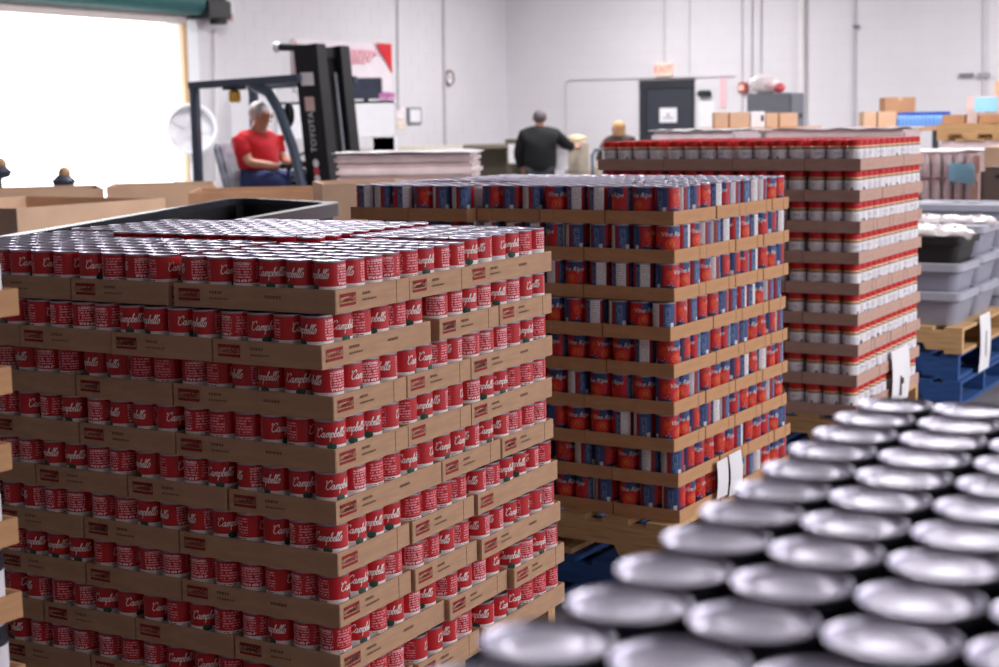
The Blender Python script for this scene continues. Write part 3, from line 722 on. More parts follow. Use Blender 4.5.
mass('jars_behind', 'jar', r3, 'remaining red-lidded jars filling the inside and far top of load', 'jars')
# hanging paper tags on the loads
def hang_tag(u0, v0, u1, v1, N, theta, name, label, curl=.012, num=None):
    """paper taped to the right face of a load: pixels give the place on that face"""
    X = Vector((math.sin(theta), math.cos(theta), 0)); nrm = Vector((math.cos(theta), -math.sin(theta), 0)); N = Vector(N) + nrm * .012; N.z = 0
    def on(u, v):
        d = ray(u, v); k = (N - CAMP).dot(nrm) / d.dot(nrm); p = CAMP + d * k; return (p - N).dot(X), p.z
    a, zt = on(u0, v0); b, _ = on(u1, v0); _, zb = on((u0 + u1) / 2, v1)
    mb = MB(); n = 6
    for k in range(n):
        f0, f1 = k / n, (k + 1) / n; z0, z1 = zt + (zb - zt) * f0, zt + (zb - zt) * f1; c0, c1 = curl * math.sin(f0 * 3), curl * math.sin(f1 * 3)
        mb.face([tuple(N + X * a + nrm * c0 + Vector((0, 0, z0))), tuple(N + X * b + nrm * c0 + Vector((0, 0, z0))), tuple(N + X * b + nrm * c1 + Vector((0, 0, z1))), tuple(N + X * a + nrm * c1 + Vector((0, 0, z1)))])
    o = mb.build(name, PAPER); o.modifiers.new('thick', 'SOLIDIFY').thickness = .0012; tag(o, label, 'paper')
    if num:
        mk = MB()
        for (x0, x1, y0, y1) in num:
            P = [(x0, y0), (x1, y0), (x1, y1), (x0, y1)]
            mk.face([tuple(N + X * (a + (b - a) * x) + nrm * (curl * 1.15 + .002) + Vector((0, 0, zt + (zb - zt) * y))) for (x, y) in P])
        mk.build('ink', INK_DK, o, smooth=0)
    return o
hang_tag(716.5, 462, 727, 497, P2N, P2T, 'paper_tag', 'left of two white paper tags on the tomato load', .005)
hang_tag(728.5, 455, 740.5, 494, P2N, P2T, 'paper_tag', 'right of two white paper tags on the tomato load', .008)
hang_tag(891, 352, 908, 402, P3N, P3T, 'paper_tag', 'white paper tag with a stroke on the jar load', .01, [(.42, .5, .5, .86), (.5, .62, .55, .66)])

# ------------------------------------------------------------------ cut-off load at the left edge
LT = math.radians(31); _far = at(19, 315, 2.334); LX = Vector((math.sin(LT), math.cos(LT), 0)); LE = .0795
LN = Vector((_far.x, _far.y, 0)) - LX * (12 * LE)
DARKCAN.update(adj='white and dark', grp='cans of the load at the left edge')
rl = stack('tomato', DARKCAN, LN, LT, _far.z, P2L, 9, LE, 15, 12, LAY2, 'ABBABABBA', .0415, KRAFT_B, 'tan left-edge tray', 'labelled can',
    lambda l, i, j, u, v: u < -14 or i > 0, cap=120, seed=21, jig={(0, None): (.004, 0), (1, None): (-.018, 0), (2, None): (-.026, 0), (3, None): (-.02, 0), (4, None): (-.022, 0), (5, None): (-.024, 0), (6, None): (-.024, 0)}, tray_grp='trays of the load at the left edge', crop=True)
mass('labelled_cans_behind', 'dark', rl, 'remaining cans of the load cut off at the left edge', 'cans')
pallet(LN, LT, _far.z - 8 * P2L - PH, WOOD, 'light wood pallet under the load at the left edge', .95, 1.19, 'wood pallets')
pallet(LN, LT, _far.z - 8 * P2L - 2 * PH, BLUE, 'blue pallet under the load at the left edge', .95, 1.19, 'blue pallets', -.02, .02)

# ------------------------------------------------------------------ blurred cans in the right foreground
FT = math.radians(27.0); FS = .0735; FZ = CAM_H - .2675
FA = Vector((math.cos(FT), -math.sin(FT), 0)) * FS; FB = Vector((math.sin(FT), math.cos(FT), 0)) * FS
FO = atz(629, 602, FZ); FO.z = 0
DARKCAN.update(adj='silver-lidded', grp='foreground cans')
JMIN, JMAX, IMAX = -4, 9, 11
def fpos(i, j):
    p = FO + FA * i + FB * j
    if j < 0: p = p - FA * .2 - FB * .03
    return p
fgrest = []
for j in range(JMIN, JMAX + 1):
    for i in range(0, IMAX + 1):
        p = fpos(i, j) + Vector((random.uniform(-.001, .001), random.uniform(-.001, .001), 0)); p.z = FZ - K_H
        u, v = proj(p + Vector((0, 0, K_H))) if p.y > .2 else (-999, -999)
        if -90 < u < 1090 and 300 < v < 740:
            put(DARKCAN, p, random.uniform(0, 6.28), f'blurred silver-lidded can in foreground, {ORD[JMAX - j]} row from far end, {ORD[i]} from left', 'can', 'foreground cans')
        elif j > JMIN + 0 and p.y > .15: fgrest.append((p.x, p.y, p.z))
FL = (FZ - K_H - .003 - .286) / 7
for l in range(1, 8):
    for j in range(JMIN, JMAX + 1):
        for i in range(0, IMAX + 1):
            if i < 2 or j > JMAX - 2 or j < JMIN + 1 or i == IMAX:
                p = fpos(i, j); fgrest.append((p.x, p.y, FZ - K_H - l * FL))
mass('foreground_cans_below', 'dark', fgrest, 'lower layers of cans under the blurred foreground lids', 'cans')
k = 0
for l in range(0, 2):
    for jb in range(0, 10, 4):
        for ib in range(0, 12, 3):
            nj = 4 if jb + 4 <= 10 else 2
            c = fpos(ib, jb) - FA * .5 - FB * .5; c.z = FZ - K_H - .003 - l * FL
            me, _ = tray_mesh('dark', nj * FS - .0015, 3 * FS - .0015, .0415, KRAFT_B)
            # tray frame: x along the depth direction, y towards the left
            o = link('cardboard_tray', me, None, c + FA * 3 - FA.normalized() * .0008, PI / 2 - FT)
            tag(o, f'brown tray of foreground cans, {"top" if l == 0 else "second"} layer, {ORD[jb // 4]} from camera, {ORD[ib // 3]} from left', 'tray', 'foreground trays')
_c = fpos(0, JMIN) - FB * .5 + FA * (IMAX + .5)
pallet(_c, FT, .146, WOOD, 'light wood pallet under the foreground cans', 14 * FS, 12.3 * FS, 'wood pallets')
pallet(_c, FT, .006, BLUE, 'blue pallet on floor under the foreground cans', 14 * FS, 12.3 * FS, 'blue pallets')
#BACKGROUND
# ------------------------------------------------------------------ background: boxes, bins, wrapped loads
def frame_at(p, theta=TILT):      # local frame for something standing square with the room: x along the right face, y along the left face
    return PI / 2 - theta
def gaylord(name, corners, z0, z1, m, label, cat='box', t=.02, inner=None, flaps=0):
    """open-topped bulk box on four floor corners (counter-clockwise seen from above): four wall panels and a floor"""
    c = sum((Vector(q) for q in corners), Vector((0, 0))) / 4
    e = empty(name, (c.x, c.y, z0)); tag(e, label, cat)
    Q = [Vector((q[0] - c.x, q[1] - c.y)) for q in corners]; n = 4
    for k in range(4):
        a, b = Q[k], Q[(k + 1) % 4]; d = (b - a).normalized(); nrm = Vector((-d.y, d.x))
        a2, b2 = a + nrm * t + d * t, b + nrm * t - d * t
        mb = MB(); mb.prism([tuple(a), tuple(b), tuple(b2), tuple(a2)], 0, z1 - z0, 'z'); mb.build('wall_panel', m, e, smooth=0)
    mb = MB(); mb.prism([tuple(q * .985) for q in Q], 0, .02, 'z'); mb.build('floor_panel', m, e, smooth=0)
    return e
def rect(p, lx, ly, theta=TILT):
    """corners of a rectangle whose near corner is p; lx along the right face, ly along the left face"""
    X = Vector((math.sin(theta), math.cos(theta))); Y = Vector((-math.cos(theta), math.sin(theta))); p = Vector((p[0], p[1]))
    return [p, p + X * lx, p + X * lx + Y * ly, p + Y * ly]
def floorstand(name, corners, z1, label):
    c = sum((Vector(q) for q in corners), Vector((0, 0))) / 4
# long black plastic bin behind the soup load (open top, pale rim)
RZ = 1.20
BLK = mat('black_plastic', (26, 28, 32), .4, 0, .1); RIMM = mat('bin_rim_grey', (58, 60, 68), .25, 0, .1)
FL_, FR_, = atz(236, 199.5, RZ), atz(338, 205, RZ); NL_ = atz(20, 237, RZ); NR_ = atz(245, 222, RZ)
d1 = (NL_ - FL_).normalized(); d2_ = (NR_ - FR_).normalized()
NLp = FL_ + d1 * ((4.66 - FL_.y) / d1.y); NRp = FR_ + d2_ * ((4.78 - FR_.y) / d2_.y)
ring = []
def arc(a, b, c, r=.18, n=5):
    u, v = (a - b).normalized(), (c - b).normalized(); return [b + u * r * (1 - t / n) ** 2 + v * r * (t / n) ** 2 for t in range(n + 1)]
P = [Vector((q.x, q.y)) for q in (NLp, NRp, FR_, FL_)]
for k in range(4): ring += arc(P[k - 1], P[k], P[(k + 1) % 4], .10 if k != 3 else .22)
cb = sum(ring, Vector((0, 0))) / len(ring)
be = empty('bulk_bin', (cb.x, cb.y, .146)); tag(be, 'long black plastic bulk bin behind the soup load', 'bin')
mb = MB(); n = len(ring); rel = [q - cb for q in ring]; z1 = RZ - .146
for k in range(n):
    a, b = rel[k], rel[(k + 1) % n]
    mb.face([(a.x * .9, a.y * .95, 0), (b.x * .9, b.y * .95, 0), (b.x, b.y, z1), (a.x, a.y, z1)])
    mb.face([(a.x * .92, a.y * .985, z1), (b.x * .92, b.y * .985, z1), (b.x * .84, b.y * .94, .02), (a.x * .84, a.y * .94, .02)])
mb.face([(q.x * .9, q.y * .95, 0) for q in reversed(rel)]); mb.face([(q.x * .84, q.y * .94, .02) for q in rel])
mb.build('shell', BLK, be)
mb = MB()
for k in range(n):
    a, b = rel[k], rel[(k + 1) % n]; o = lambda q, f, g, z: (q.x * f, q.y * g, z)
    A = [o(a, .90, .98, z1 - .02), o(a, .90, .98, z1 + .012), o(a, 1.05, 1.012, z1 + .012), o(a, 1.05, 1.012, z1 - .045)]
    B = [o(b, .90, .98, z1 - .02), o(b, .90, .98, z1 + .012), o(b, 1.05, 1.012, z1 + .012), o(b, 1.05, 1.012, z1 - .045)]
    for q in range(3): mb.face([A[q], B[q], B[q + 1], A[q + 1]])
mb.build('rim', RIMM, be)
pallet((cb.x - .55, cb.y - .85, 0), math.radians(90 - 6), .003, WOOD_OLD, 'aged pallet under the long black bin', .9, 1.1, 'floor pallets')
# tall bulk cardboard boxes
def gay_from(u, v, z1, lx, ly, name, label, m, th=TILT, cat='box'):
    p = atz(u, v, z1); return gaylord(name, rect(p, lx, ly, th), .0, z1, m, label, cat)
gay_from(16.5, 208.5, 1.13, 1.15, 1.2, 'bulk_cardboard_box', 'open bulk cardboard box with near corner at left edge', KRAFT_B)
p = at(-60, 193, 10.9); gaylord('bulk_cardboard_box', rect((p.x, p.y), 1.13, .9, math.radians(72)), 0, p.z, KRAFT_B, 'pale bulk box below the bright dock opening, far left')
p = at(106, 187, 11.2); gaylord('bulk_cardboard_box', rect((p.x, p.y), .78, .8, math.radians(80)), 0, p.z, KRAFT_B, 'pale bulk box in front of the dock door rail')
p = at(188, 193, 9.7); gaylord('bulk_cardboard_box', rect((p.x, p.y), .86, .8, math.radians(84)), 0, p.z, KRAFT_D, 'brown bulk box in front of the forklift')
p = at(322, 183.5, 8.6); gaylord('bulk_cardboard_box', rect((p.x, p.y), .5, .42, math.radians(76)), 0, p.z, KRAFT_B, 'pale bulk box edge left of the tomato load')
# shrink-wrapped loads
WRAP = mat('shrink_wrap', (242, 228, 232), .25, 0, .10, 9, .25, 14, coat=.4); WRAPW = mat('shrink_wrap_white', (250, 248, 252), .3, 0, .05, 9, .25, 14, coat=.4)
WRAPP = mat('shrink_wrap_pink', (228, 204, 204), .3, 0, .14, 12, .25, 14, (1, 1, 6), coat=.3)
SHEET = mat('pale_blue_sheet', (150, 214, 244), .6, 0, .05)
CASE = mat('case_pale', (214, 196, 196), .4, 0, .12, 10); BOTTLE = mat('bottle_pale', (206, 190, 194), .3, 0, .25, 14)
def wrapped(name, p, lx, ly, z0, z1, layers, label, m=None, th=TILT, band=None, topm=None):
    """layers of cases under a thin outer wrap: each layer and the crumpled top sheet is a part"""
    e = empty(name, (p[0], p[1], z0), PI / 2 - th); tag(e, label, 'wrapped load', 'shrink-wrapped loads')
    h = (z1 - z0) / layers; rn = random.Random(len(label))
    for k in range(layers):
        d = rn.uniform(-.008, .008)
        mb = MB(); mb.box(d, lx + d, d, ly + d, k * h + .012, (k + 1) * h); mb.build('case_layer', m or WRAP, e, bevel=.02)
        mb = MB(); mb.box(.012, lx - .012, .012, ly - .012, k * h, k * h + .014); mb.build('tier_sheet', WRAPP, e, smooth=0)
    if topm:
        mb = MB(); nx = 9
        hh = [[.015 * rn.random() for _ in range(nx + 1)] for _ in range(nx + 1)]
        for i in range(nx):
            for j in range(nx):
                g = lambda a, b: (a / nx * (lx + .03) - .015, b / nx * (ly + .03) - .015, (z1 - z0) + .004 + hh[a][b])
                mb.face([g(i, j), g(i + 1, j), g(i + 1, j + 1), g(i, j + 1)])
        o = mb.build('top_sheet', topm, e, smooth=80); o.modifiers.new('t', 'SOLIDIFY').thickness = .004
    return e
def stand(p, lx, ly, z, label, th=TILT, m=None):
    return pallet((p[0], p[1], 0), th, 0.002, m or WOOD_OLD, label, lx, ly, 'floor pallets')
p = at(474, 153.5, 9.4); wrapped('wrapped_load', p, .8, .86, .146, p.z, 16, 'pinkish shrink-wrapped load behind the tomato load', WRAP, math.radians(3), topm=WRAPW); stand(p, .8, .86, 0, 'pallet under the pinkish wrapped load', math.radians(3))
p = at(735, 131, 10.3); wrapped('wrapped_load', p, .5, .62, .146, p.z, 16, 'white-topped wrapped load behind the jars, left', WRAP, topm=WRAPW); stand(p, .5, .62, 0, 'pallet under the white-topped wrapped load')
p = at(905, 129, 10.6); wrapped('wrapped_load', p, .42, 1.02, .146, p.z, 16, 'pale wrapped load behind the jars, right', WRAPP, topm=WRAP); stand(p, .42, 1.02, 0, 'pallet under the pale wrapped load')
# plain shut cartons
def carton(u0, u1, v0, v1, y, depth, label, m=KRAFT_B, base=None, th=None, mark=False, group='cartons', stripe=True):
    """shut carton whose front spans those pixels at depth y; rests on base (a height) when given"""
    a = at(u0, v1, y); b = at(u1, v1, y); t = at(u0, v0, y); w = (b - a).length; z0 = a.z if base is None else base; h = t.z - z0
    e = empty('carton', (a.x, a.y, z0), 0); tag(e, label, 'box', group)
    MB().box(0, w, 0, depth, 0, h).build('body', m, e, bevel=.004)
    if stripe: MB().box(w * .44, w * .56, -.0015, depth + .001, h - .03, h + .0015).build('tape', TAPE, e, smooth=0)
    return e
Z1 = at(735, 131, 10.3).z; Z2 = at(905, 129, 10.6).z
def support(name, u0, u1, y, z, depth, m, label, cat='table'):
    """four-legged steel table that carries boxes: top at z"""
    a = at(u0, 140, y); b = at(u1, 140, y); w = (b - a).length; e = empty(name, (a.x, a.y, 0)); tag(e, label, cat)
    MB().box(0, w, 0, depth, z - .04, z).build('table_top', m, e, bevel=.004)
    for x in (.02, w - .07):
        for yy in (.02, depth - .07): MB().box(x, x + .05, yy, yy + .05, 0, z - .04).build('leg', DKGREY, e)
    return e
zt = at(740, 127.5, 13.0).z
support('packing_table', 705, 822, 13.0, zt, .6, WOOD_OLD, 'packing table carrying small boxes behind the jar load')
carton(714.5, 728.3, 112.5, 127.5, 13.1, .16, 'small brown carton behind the jars, left of a pair', base=zt)
carton(729.6, 749.5, 112.5, 127.5, 13.1, .2, 'small brown carton behind the jars, right of a pair', base=zt)
wc = carton(750.6, 764.8, 111.5, 127.5, 13.1, .16, 'small white container between two pairs of brown cartons', PAPER, base=zt, stripe=False)
MB().box(.09, .11, -.003, -.001, .05, .1).build('dark_mark', INK_DK, wc, smooth=0)
carton(765.8, 778, 113.0, 127.5, 13.1, .16, 'small brown carton in front of grey cabinet, left', base=zt)
carton(779.6, 797.5, 113.0, 127.5, 13.1, .2, 'small brown carton in front of grey cabinet, right', base=zt)
zt2 = at(880, 127, 14.5).z
support('packing_table', 858, 960, 14.4, zt2, .7, WOOD_OLD, 'packing table carrying cartons and blue bottles at right')
carton(863.5, 876.5, 112, 127, 14.5, .2, 'small carton behind jars at right, left of a pair', base=zt2)
carton(878, 896, 111.5, 127, 14.5, .22, 'small carton behind jars at right, right of a pair', base=zt2)
cz = at(900, 97.5, 15.0)
carton(884.5, 915, 97.5, 127, 14.85, .22, 'larger tan carton standing behind the small pair', KRAFT_D, base=zt2)
# blue water bottles on the right table
BLUEB = mat('bottle_blue', (110, 160, 228), .25, 0, .2, 20); CAPB = mat('cap_blue', (40, 90, 190), .4)
bm_ = MB().lathe([(.028, 0), (.033, .01), (.033, .06), (.03, .085), (.013, .105), (.013, .115)], 12).mesh('bottle_body', BLUEB); cm_ = MB().lathe([(.018, .11), (.018, .13), (.012, .135)], 12).mesh('cap', CAPB)
a = at(899, 127, 14.46); b = at(952, 127, 14.46)
for k in range(14):
    for q in range(2):
        f = (k + .5) / 14; x = a.x + (b.x - a.x) * f
        if q == 1 and k < 3: continue
        o = link('water_bottle', bm_, None, (x + .012 * q, a.y + .05 + (.08 * q), zt2), 0)
        tag(o, f'blue water bottle on right packing table, {"front" if q == 0 else "back"} row, {ORD[k]} from left', 'bottle', 'blue water bottles'); link('cap', cm_, o)
# grey steel cabinet with a white and red bag
GREYC = mat('cabinet_grey', (128, 130, 140), .5, .1, .06); GREYC2 = mat('cabinet_grey_drawer', (116, 118, 128), .5, .1, .06)
p = at(789.5, 127, 19.0); zt3 = at(789.5, 92.5, 19.0).z
ce = empty('steel_cabinet', (p.x, p.y, 0), PI / 2 - TILT); tag(ce, 'tall grey steel cabinet with two drawer locks', 'cabinet')
MB().box(0, .5, 0, .56, 0, zt3).build('body', GREYC, ce, bevel=.008)
for k in range(3):
    dr = MB().box(.02, .48, -.015, 0, zt3 - .62 * (k + 1) + .01, zt3 - .62 * k - .02).build('drawer', GREYC2, ce, bevel=.004)
    for x in (.14, .34): MB().box(x - .025, x + .025, -.035, -.015, zt3 - .62 * k - .31, zt3 - .62 * k - .25).build('lock', DKGREY, dr)
pb = at(770, 92, 19.25)
bag = MB(); bag.ball((0, 0, .12), (.22, .16, .14), 18, 0, 12); bag.ball((.08, -.03, .1), (.16, .14, .11), 16, 1, 10); bag.ball((-.13, 0, .09), (.13, .14, .10), 14, 0, 10)
e = empty('food_bag', (pb.x, pb.y + .1, zt3)); tag(e, 'white and red plastic bag lying on the grey cabinet', 'bag')
BAGW = mat('bag_white', (244, 236, 236), .3, 0, .06, 8, .4, 12); BAGR = mat('bag_red', (220, 96, 104), .3, 0, .25, 8, .4, 12)
MB().ball((-.04, 0, .115), (.21, .15, .125), 18, 0, 12).build('bag_body', BAGW, e)
MB().ball((.115, -.075, .065), (.085, .08, .062), 16, 0, 10).build('red_print', BAGR, e)
MB().ball((-.02, -.10, .10), (.10, .06, .05), 14, 0, 10).build('pink_print', mat('bag_pink', (240, 200, 202), .3, 0, .1, 8), e)
# right edge: pallets, totes, wrapped bottles
TOTE = mat('tote_grey', (150, 152, 168), .45, 0, .05); TOTEB = mat('tote_black', (28, 28, 32), .45, 0, .1); TOTER = mat('tote_rim_grey', (176, 178, 192), .45, 0, .04)
def tote(p, w, d, h, z, m, mr, label, th, lid=None):
    """tapered storage tote with an outturned rim"""
    e = empty('storage_tote', (p[0], p[1], z), PI / 2 - th); tag(e, label, 'tote', 'storage totes')
    def ringp(s, r=.05, n=4):
        x0, x1, y0, y1 = d * (1 - s) / 2, d * (1 + s) / 2, w * (1 - s) / 2, w * (1 + s) / 2; out = []
        for (cx, cy, a0) in ((x1 - r, y1 - r, 0), (x0 + r, y1 - r, 90), (x0 + r, y0 + r, 180), (x1 - r, y0 + r, 270)):
            for k in range(n + 1):
                a = math.radians(a0 + 90 * k / n); out.append((cx + r * math.cos(a), cy + r * math.sin(a)))
        return out
    def loft(levels, mm, name, capb=True):
        mb = MB(); R_ = [[(x, y, zz) for (x, y) in ringp(s)] for (s, zz) in levels]; n = len(R_[0])
        for i in range(len(R_) - 1):
            for k in range(n): mb.face([R_[i][k], R_[i][(k + 1) % n], R_[i + 1][(k + 1) % n], R_[i + 1][k]])
        if capb: mb.face(list(reversed(R_[0]))); 
        mb.face(R_[-1]); return mb.build(name, mm, e, smooth=40)
    loft([(.84, 0), (.94, h - .03), (.94, h), (.91, h), (.82, .012)], m, 'body')
    loft([(.945, h - .045), (1.0, h - .04), (1.0, h), (.93, h + .004), (.925, h - .01)], mr, 'rim', False) if not lid else loft([(.945, h - .03), (1.0, h - .025), (1.0, h + .012), (.95, h + .02), (.93, h + .014), (.02, h + .014)], mr, 'lid', False)
    return e
BT = math.radians(31)
bp_ = atz(962.5, 328, .43)          # near corner of the topmost pallet
for k, (m, nm) in enumerate(((BLUE, 'lowest blue pallet under the grey totes'), (BLUE, 'upper blue pallet under the grey totes'), (WOOD, 'light wood pallet directly under the grey totes'))):
    pallet((bp_.x, bp_.y, 0), BT, .002 + k * .1425, m, nm, 1.05, 1.2, 'pallets under the totes', (-.01, .012, 0)[k], (0, .02, .0)[k])
bX = Vector((math.sin(BT), math.cos(BT), 0)); bY = Vector((-math.cos(BT), math.sin(BT), 0)); zb = .002 + 2 * .1425 + .1405
o0 = bp_ + bX * .03 + bY * .02
tote(o0, .62, .44, .18, zb, TOTE, TOTER, 'grey tote at the bottom of the front stack', BT)
tote(o0, .62, .44, .18, zb + .155, TOTE, TOTER, 'grey tote in the middle of the front stack', BT)
tote(o0, .60, .42, .17, zb + .31, TOTEB, TOTEB, 'black tote on top of the front stack, full of white bags', BT)
o1 = o0 + bX * .47
for k in range(3): tote(o1, .62, .44, .18, zb + .165 * k, TOTE, TOTER, f'grey tote in the second stack, {("bottom", "middle", "top")[k]}', BT)
o2 = o0 + bX * .1 + bY * .7 + bX * .5
for k in range(4): tote(o0 + bX * .47 + bY * .63, .55, .5, .18, zb + .165 * k, TOTE, TOTER, f'grey tote in the rear stack, {ORD[k]} from the bottom', BT, lid=(k == 3))
o5 = o0 + bX * 1.25
for k in range(4): tote(o5 + bY * .05, .62, .44, .26, .003 + .245 * k, TOTE, TOTER, f'lidded grey tote behind pallet stack, {ORD[k]} from floor', BT, lid=(k == 3))
# white food bags in the black tote and on the next stack
rb = random.Random(4)
for k in range(7):
    q = o0 + bX * (.10 + .24 * (k % 2)) + bY * (.08 + .075 * k); z = zb + .31 + .155
    mb = MB(); mb.ball((0, 0, .028), (.12, .085, .034), 14, 0, 8)
    mb.v = [(x + rb.uniform(-.013, .013), y + rb.uniform(-.013, .013), z_ + rb.uniform(-.009, .009)) for (x, y, z_) in mb.v]
    o = mb.build('food_pouch', BAGW, None, (q.x, q.y, z), rb.uniform(0, 3), smooth=60); tag(o, f'white food pouch heaped in the black tote, {ORD[k]} from the right', 'bag', 'white pouches in the black tote')
for k in range(4):
    q = o1 + bX * .2 + bY * (.08 + .14 * k); z = zb + .33 + .165
    mb = MB(); mb.ball((0, 0, .028), (.12, .09, .034), 14, 0, 8); mb.v = [(x + rb.uniform(-.013, .013), y + rb.uniform(-.013, .013), z_ + rb.uniform(-.009, .009)) for (x, y, z_) in mb.v]
    o = mb.build('food_pouch', BAGW, None, (q.x, q.y, z), rb.uniform(0, 3), smooth=60); tag(o, f'white food pouch in the second tote stack, {ORD[k]} from the right', 'bag', 'white pouches in the second stack')
hang_tag(979.5, 316, 989.5, 369, bp_, BT, 'paper_tag', 'white paper tag hanging on the pallets under the totes', .01, [(.48, .54, .3, .75)])
# wrapped bottles behind the totes, with a pale blue sheet
p = at(979, 152, 11.2); zt4 = p.z
we = wrapped('wrapped_load', p, .6, .7, .146, zt4, 6, 'clear-wrapped load of bottles behind the totes with pale blue sheet', WRAPP, topm=WRAPW); stand(p, .6, .7, 0, 'pallet under the clear-wrapped bottles')
bot = MB().lathe([(.036, 0), (.036, .11), (.02, .15), (.02, .165)], 10).mesh('bottle', BOTTLE)
hL = (zt4 - .146) / 6
for l in range(3, 6):
    for k in range(8): link('bottle', bot, we, (-.02, .05 + k * .082, l * hL + .01))
mb = MB()
for i in range(6):
    f0, f1 = i / 6, (i + 1) / 6; mb.face([(-.075, .01, .98 - .13 * f0), (-.075 - .02 * math.sin(f0 * 3), .19, .99 - .13 * f0), (-.075 - .02 * math.sin(f1 * 3), .19, .99 - .13 * f1), (-.075, .01, .98 - .15 * f1)])
dz = at(968, 164, 11.2).z - .146 - .98
mb.v = [(x, y, z + dz) for (x, y, z) in mb.v]
o = mb.build('blue_sheet', SHEET, we, smooth=60); o.modifiers.new('t', 'SOLIDIFY').thickness = .003
# pallets with cartons at the far right
p = at(940, 146, 12.6)
def lowstack(u, v, y, lx, ly, label, m=KRAFT_D):
    q = at(u, v, y); e = empty('carton_stack_block', (q.x, q.y, 0), PI / 2 - TILT)
    return q
q = at(1004, 140.5, 12.4); zq = q.z
wrapped('wrapped_load', q, .7, .52, .146, zq - .002, 5, 'pale wrapped load at right edge under a wooden pallet', WRAP); stand(q, .7, .52, 0, 'pallet under the right-edge wrapped load')
pallet((q.x, q.y, 0), TILT, zq, WOOD, 'light wood pallet lying on the right-edge wrapped load', .72, .54, 'upper pallets')
zc = zq + .142; X_ = Vector((math.sin(TILT), math.cos(TILT), 0)); Y_ = Vector((-math.cos(TILT), math.sin(TILT), 0))
for k, (yy, w, h, m) in enumerate(((.01, .2, .07, KRAFT_D), (.23, .08, .09, CASE), (.33, .18, .07, KRAFT_D))):
    c_ = q + Y_ * yy + X_ * .04; o = MB().box(0, .25, 0, w, 0, h).build('carton', m, None, (c_.x, c_.y, zc), PI / 2 - TILT, bevel=.004)
    tag(o, ('brown carton on the upper wood pallet, nearest right edge', 'pale carton in the middle of upper wood pallet', 'brown carton on upper wood pallet, left end')[k], 'box')
    MB().box(.05, .2, w * .4, w * .6, h, h + .001).build('tape', TAPE, o, smooth=0)
c_ = q + Y_ * .03 + X_ * .32; zz = zc
o = MB().box(0, .3, 0, .36, 0, .22).build('wrapped_case', CASE, None, (c_.x, c_.y, zz), PI / 2 - TILT, bevel=.01); tag(o, 'pale wrapped case with pale blue sheet at right edge', 'box')
s_ = MB().box(-.004, -.001, .10, .29, .09, .21).build('blue_sheet', SHEET, o, smooth=0)
c2 = c_ + Y_ * .02 + X_ * .03; o = MB().box(0, .22, 0, .12, 0, .12).build('carton', KRAFT_B, None, (c2.x, c2.y, zz + .221), PI / 2 - TILT, bevel=.004); tag(o, 'tan carton topmost at the right edge', 'box')
MB().box(.05, .17, .04, .08, .12, .121).build('tape', TAPE, o, smooth=0)
# dark brown box and tan box at the right edge
p = at(979, 193, 9.9); zt5 = at(979, 167, 9.9).z
o = MB().box(0, .7, -.7, 0, 0, zt5).build('dark_crate', mat('crate_brown', (92, 74, 66), .7, 0, .12, 5), None, (p.x, p.y, 0), PI / 2 - TILT, bevel=.03); tag(o, 'dark brown fibre crate at right edge behind the totes', 'crate')
MB().box(-.004, .0, -.6, -.1, zt5 - .07, zt5 - .05).build('groove', BLACK, o, smooth=0)
p = at(984, 167, 10.9); zt6 = at(984, 147, 10.9).z
o = MB().box(0, .5, -.8, 0, 0, zt6).build('carton', KRAFT_B, None, (p.x, p.y, 0), PI / 2 - TILT, bevel=.004); tag(o, 'tan carton column behind the dark brown crate', 'box')
MB().box(-.002, 0, -.45, -.39, zt6 - .5, zt6).build('tape', TAPE, o, smooth=0)

# ------------------------------------------------------------------ workbench, table and things along the walls
OLIVE = mat('bench_olive', (128, 120, 104), .6, 0, .1); WHITEP = mat('white_panel', (246, 246, 250), .5, 0, .02)
a = at(463, 145, 22.6); b = at(507, 145, 22.9)
e = empty('workbench', (a.x, a.y, 0)); tag(e, 'olive grey workbench behind the standing man', 'bench')
wz = a.z; L_ = (b - a).length + .55
MB().box(0, L_, 0, .7, wz - .06, wz).build('bench_top', OLIVE, e, bevel=.006)
MB().box(0, L_ - 0, .62, .66, .1, wz - .06).build('back_panel', OLIVE, e)
for x in (.03, L_ * .5, L_ - .11): MB().box(x, x + .08, .02, .1, 0, wz - .06).build('leg', OLIVE, e)
MB().box(.05, L_ - .05, .05, .6, .35, .39).build('shelf', OLIVE, e)
c_ = at(484, 158, 22.4); e = empty('tool_case', (c_.x, c_.y + .5, .39)); tag(e, 'black tool case with pale strip on bench shelf', 'case')
MB().box(-.3, .3, 0, .3, 0, .35).build('body', BLACK, e, bevel=.02); MB().box(-.26, .26, -.01, .0, .25, .31).build('strip', PAPER, e)
c_ = at(511, 140, 23.0); o = MB().box(-.09, .09, 0, .1, 0, .07).build('small_case', mat('olive_dark', (84, 84, 70), .6), None, (c_.x, c_.y + .1, wz), 0, bevel=.01); tag(o, 'small olive case on the workbench left of the man', 'case')
for (u0, u1, v0, v1, y, lab) in ((508.5, 520, 144, 163.5, 22.55, 'white sheet hanging on the bench left of the man'), (556, 568, 143, 170, 21.9, 'white sheet hanging right of the man')):
    a = at(u0, v1, y); b = at(u1, v0, y); o = MB().box(0, b.x - a.x, 0, .012, 0, b.z - a.z).build('paper_sheet', PAPER, None, (a.x, y - .02, a.z), 0); tag(o, lab, 'paper')
    MB().box(.03, b.x - a.x - .03, -.002, 0, (b.z - a.z) * .6, (b.z - a.z) * .62).build('print_line', _mats['grey_ink'], o, smooth=0)
BEIGE = mat('beige_fibre', (186, 176, 160), .7, 0, .06)
a = at(567, 165, 22.2); b = at(589, 142, 22.2); e = empty('file_box', (a.x, a.y, 0)); tag(e, 'beige cabinet right of the standing man', 'cabinet')
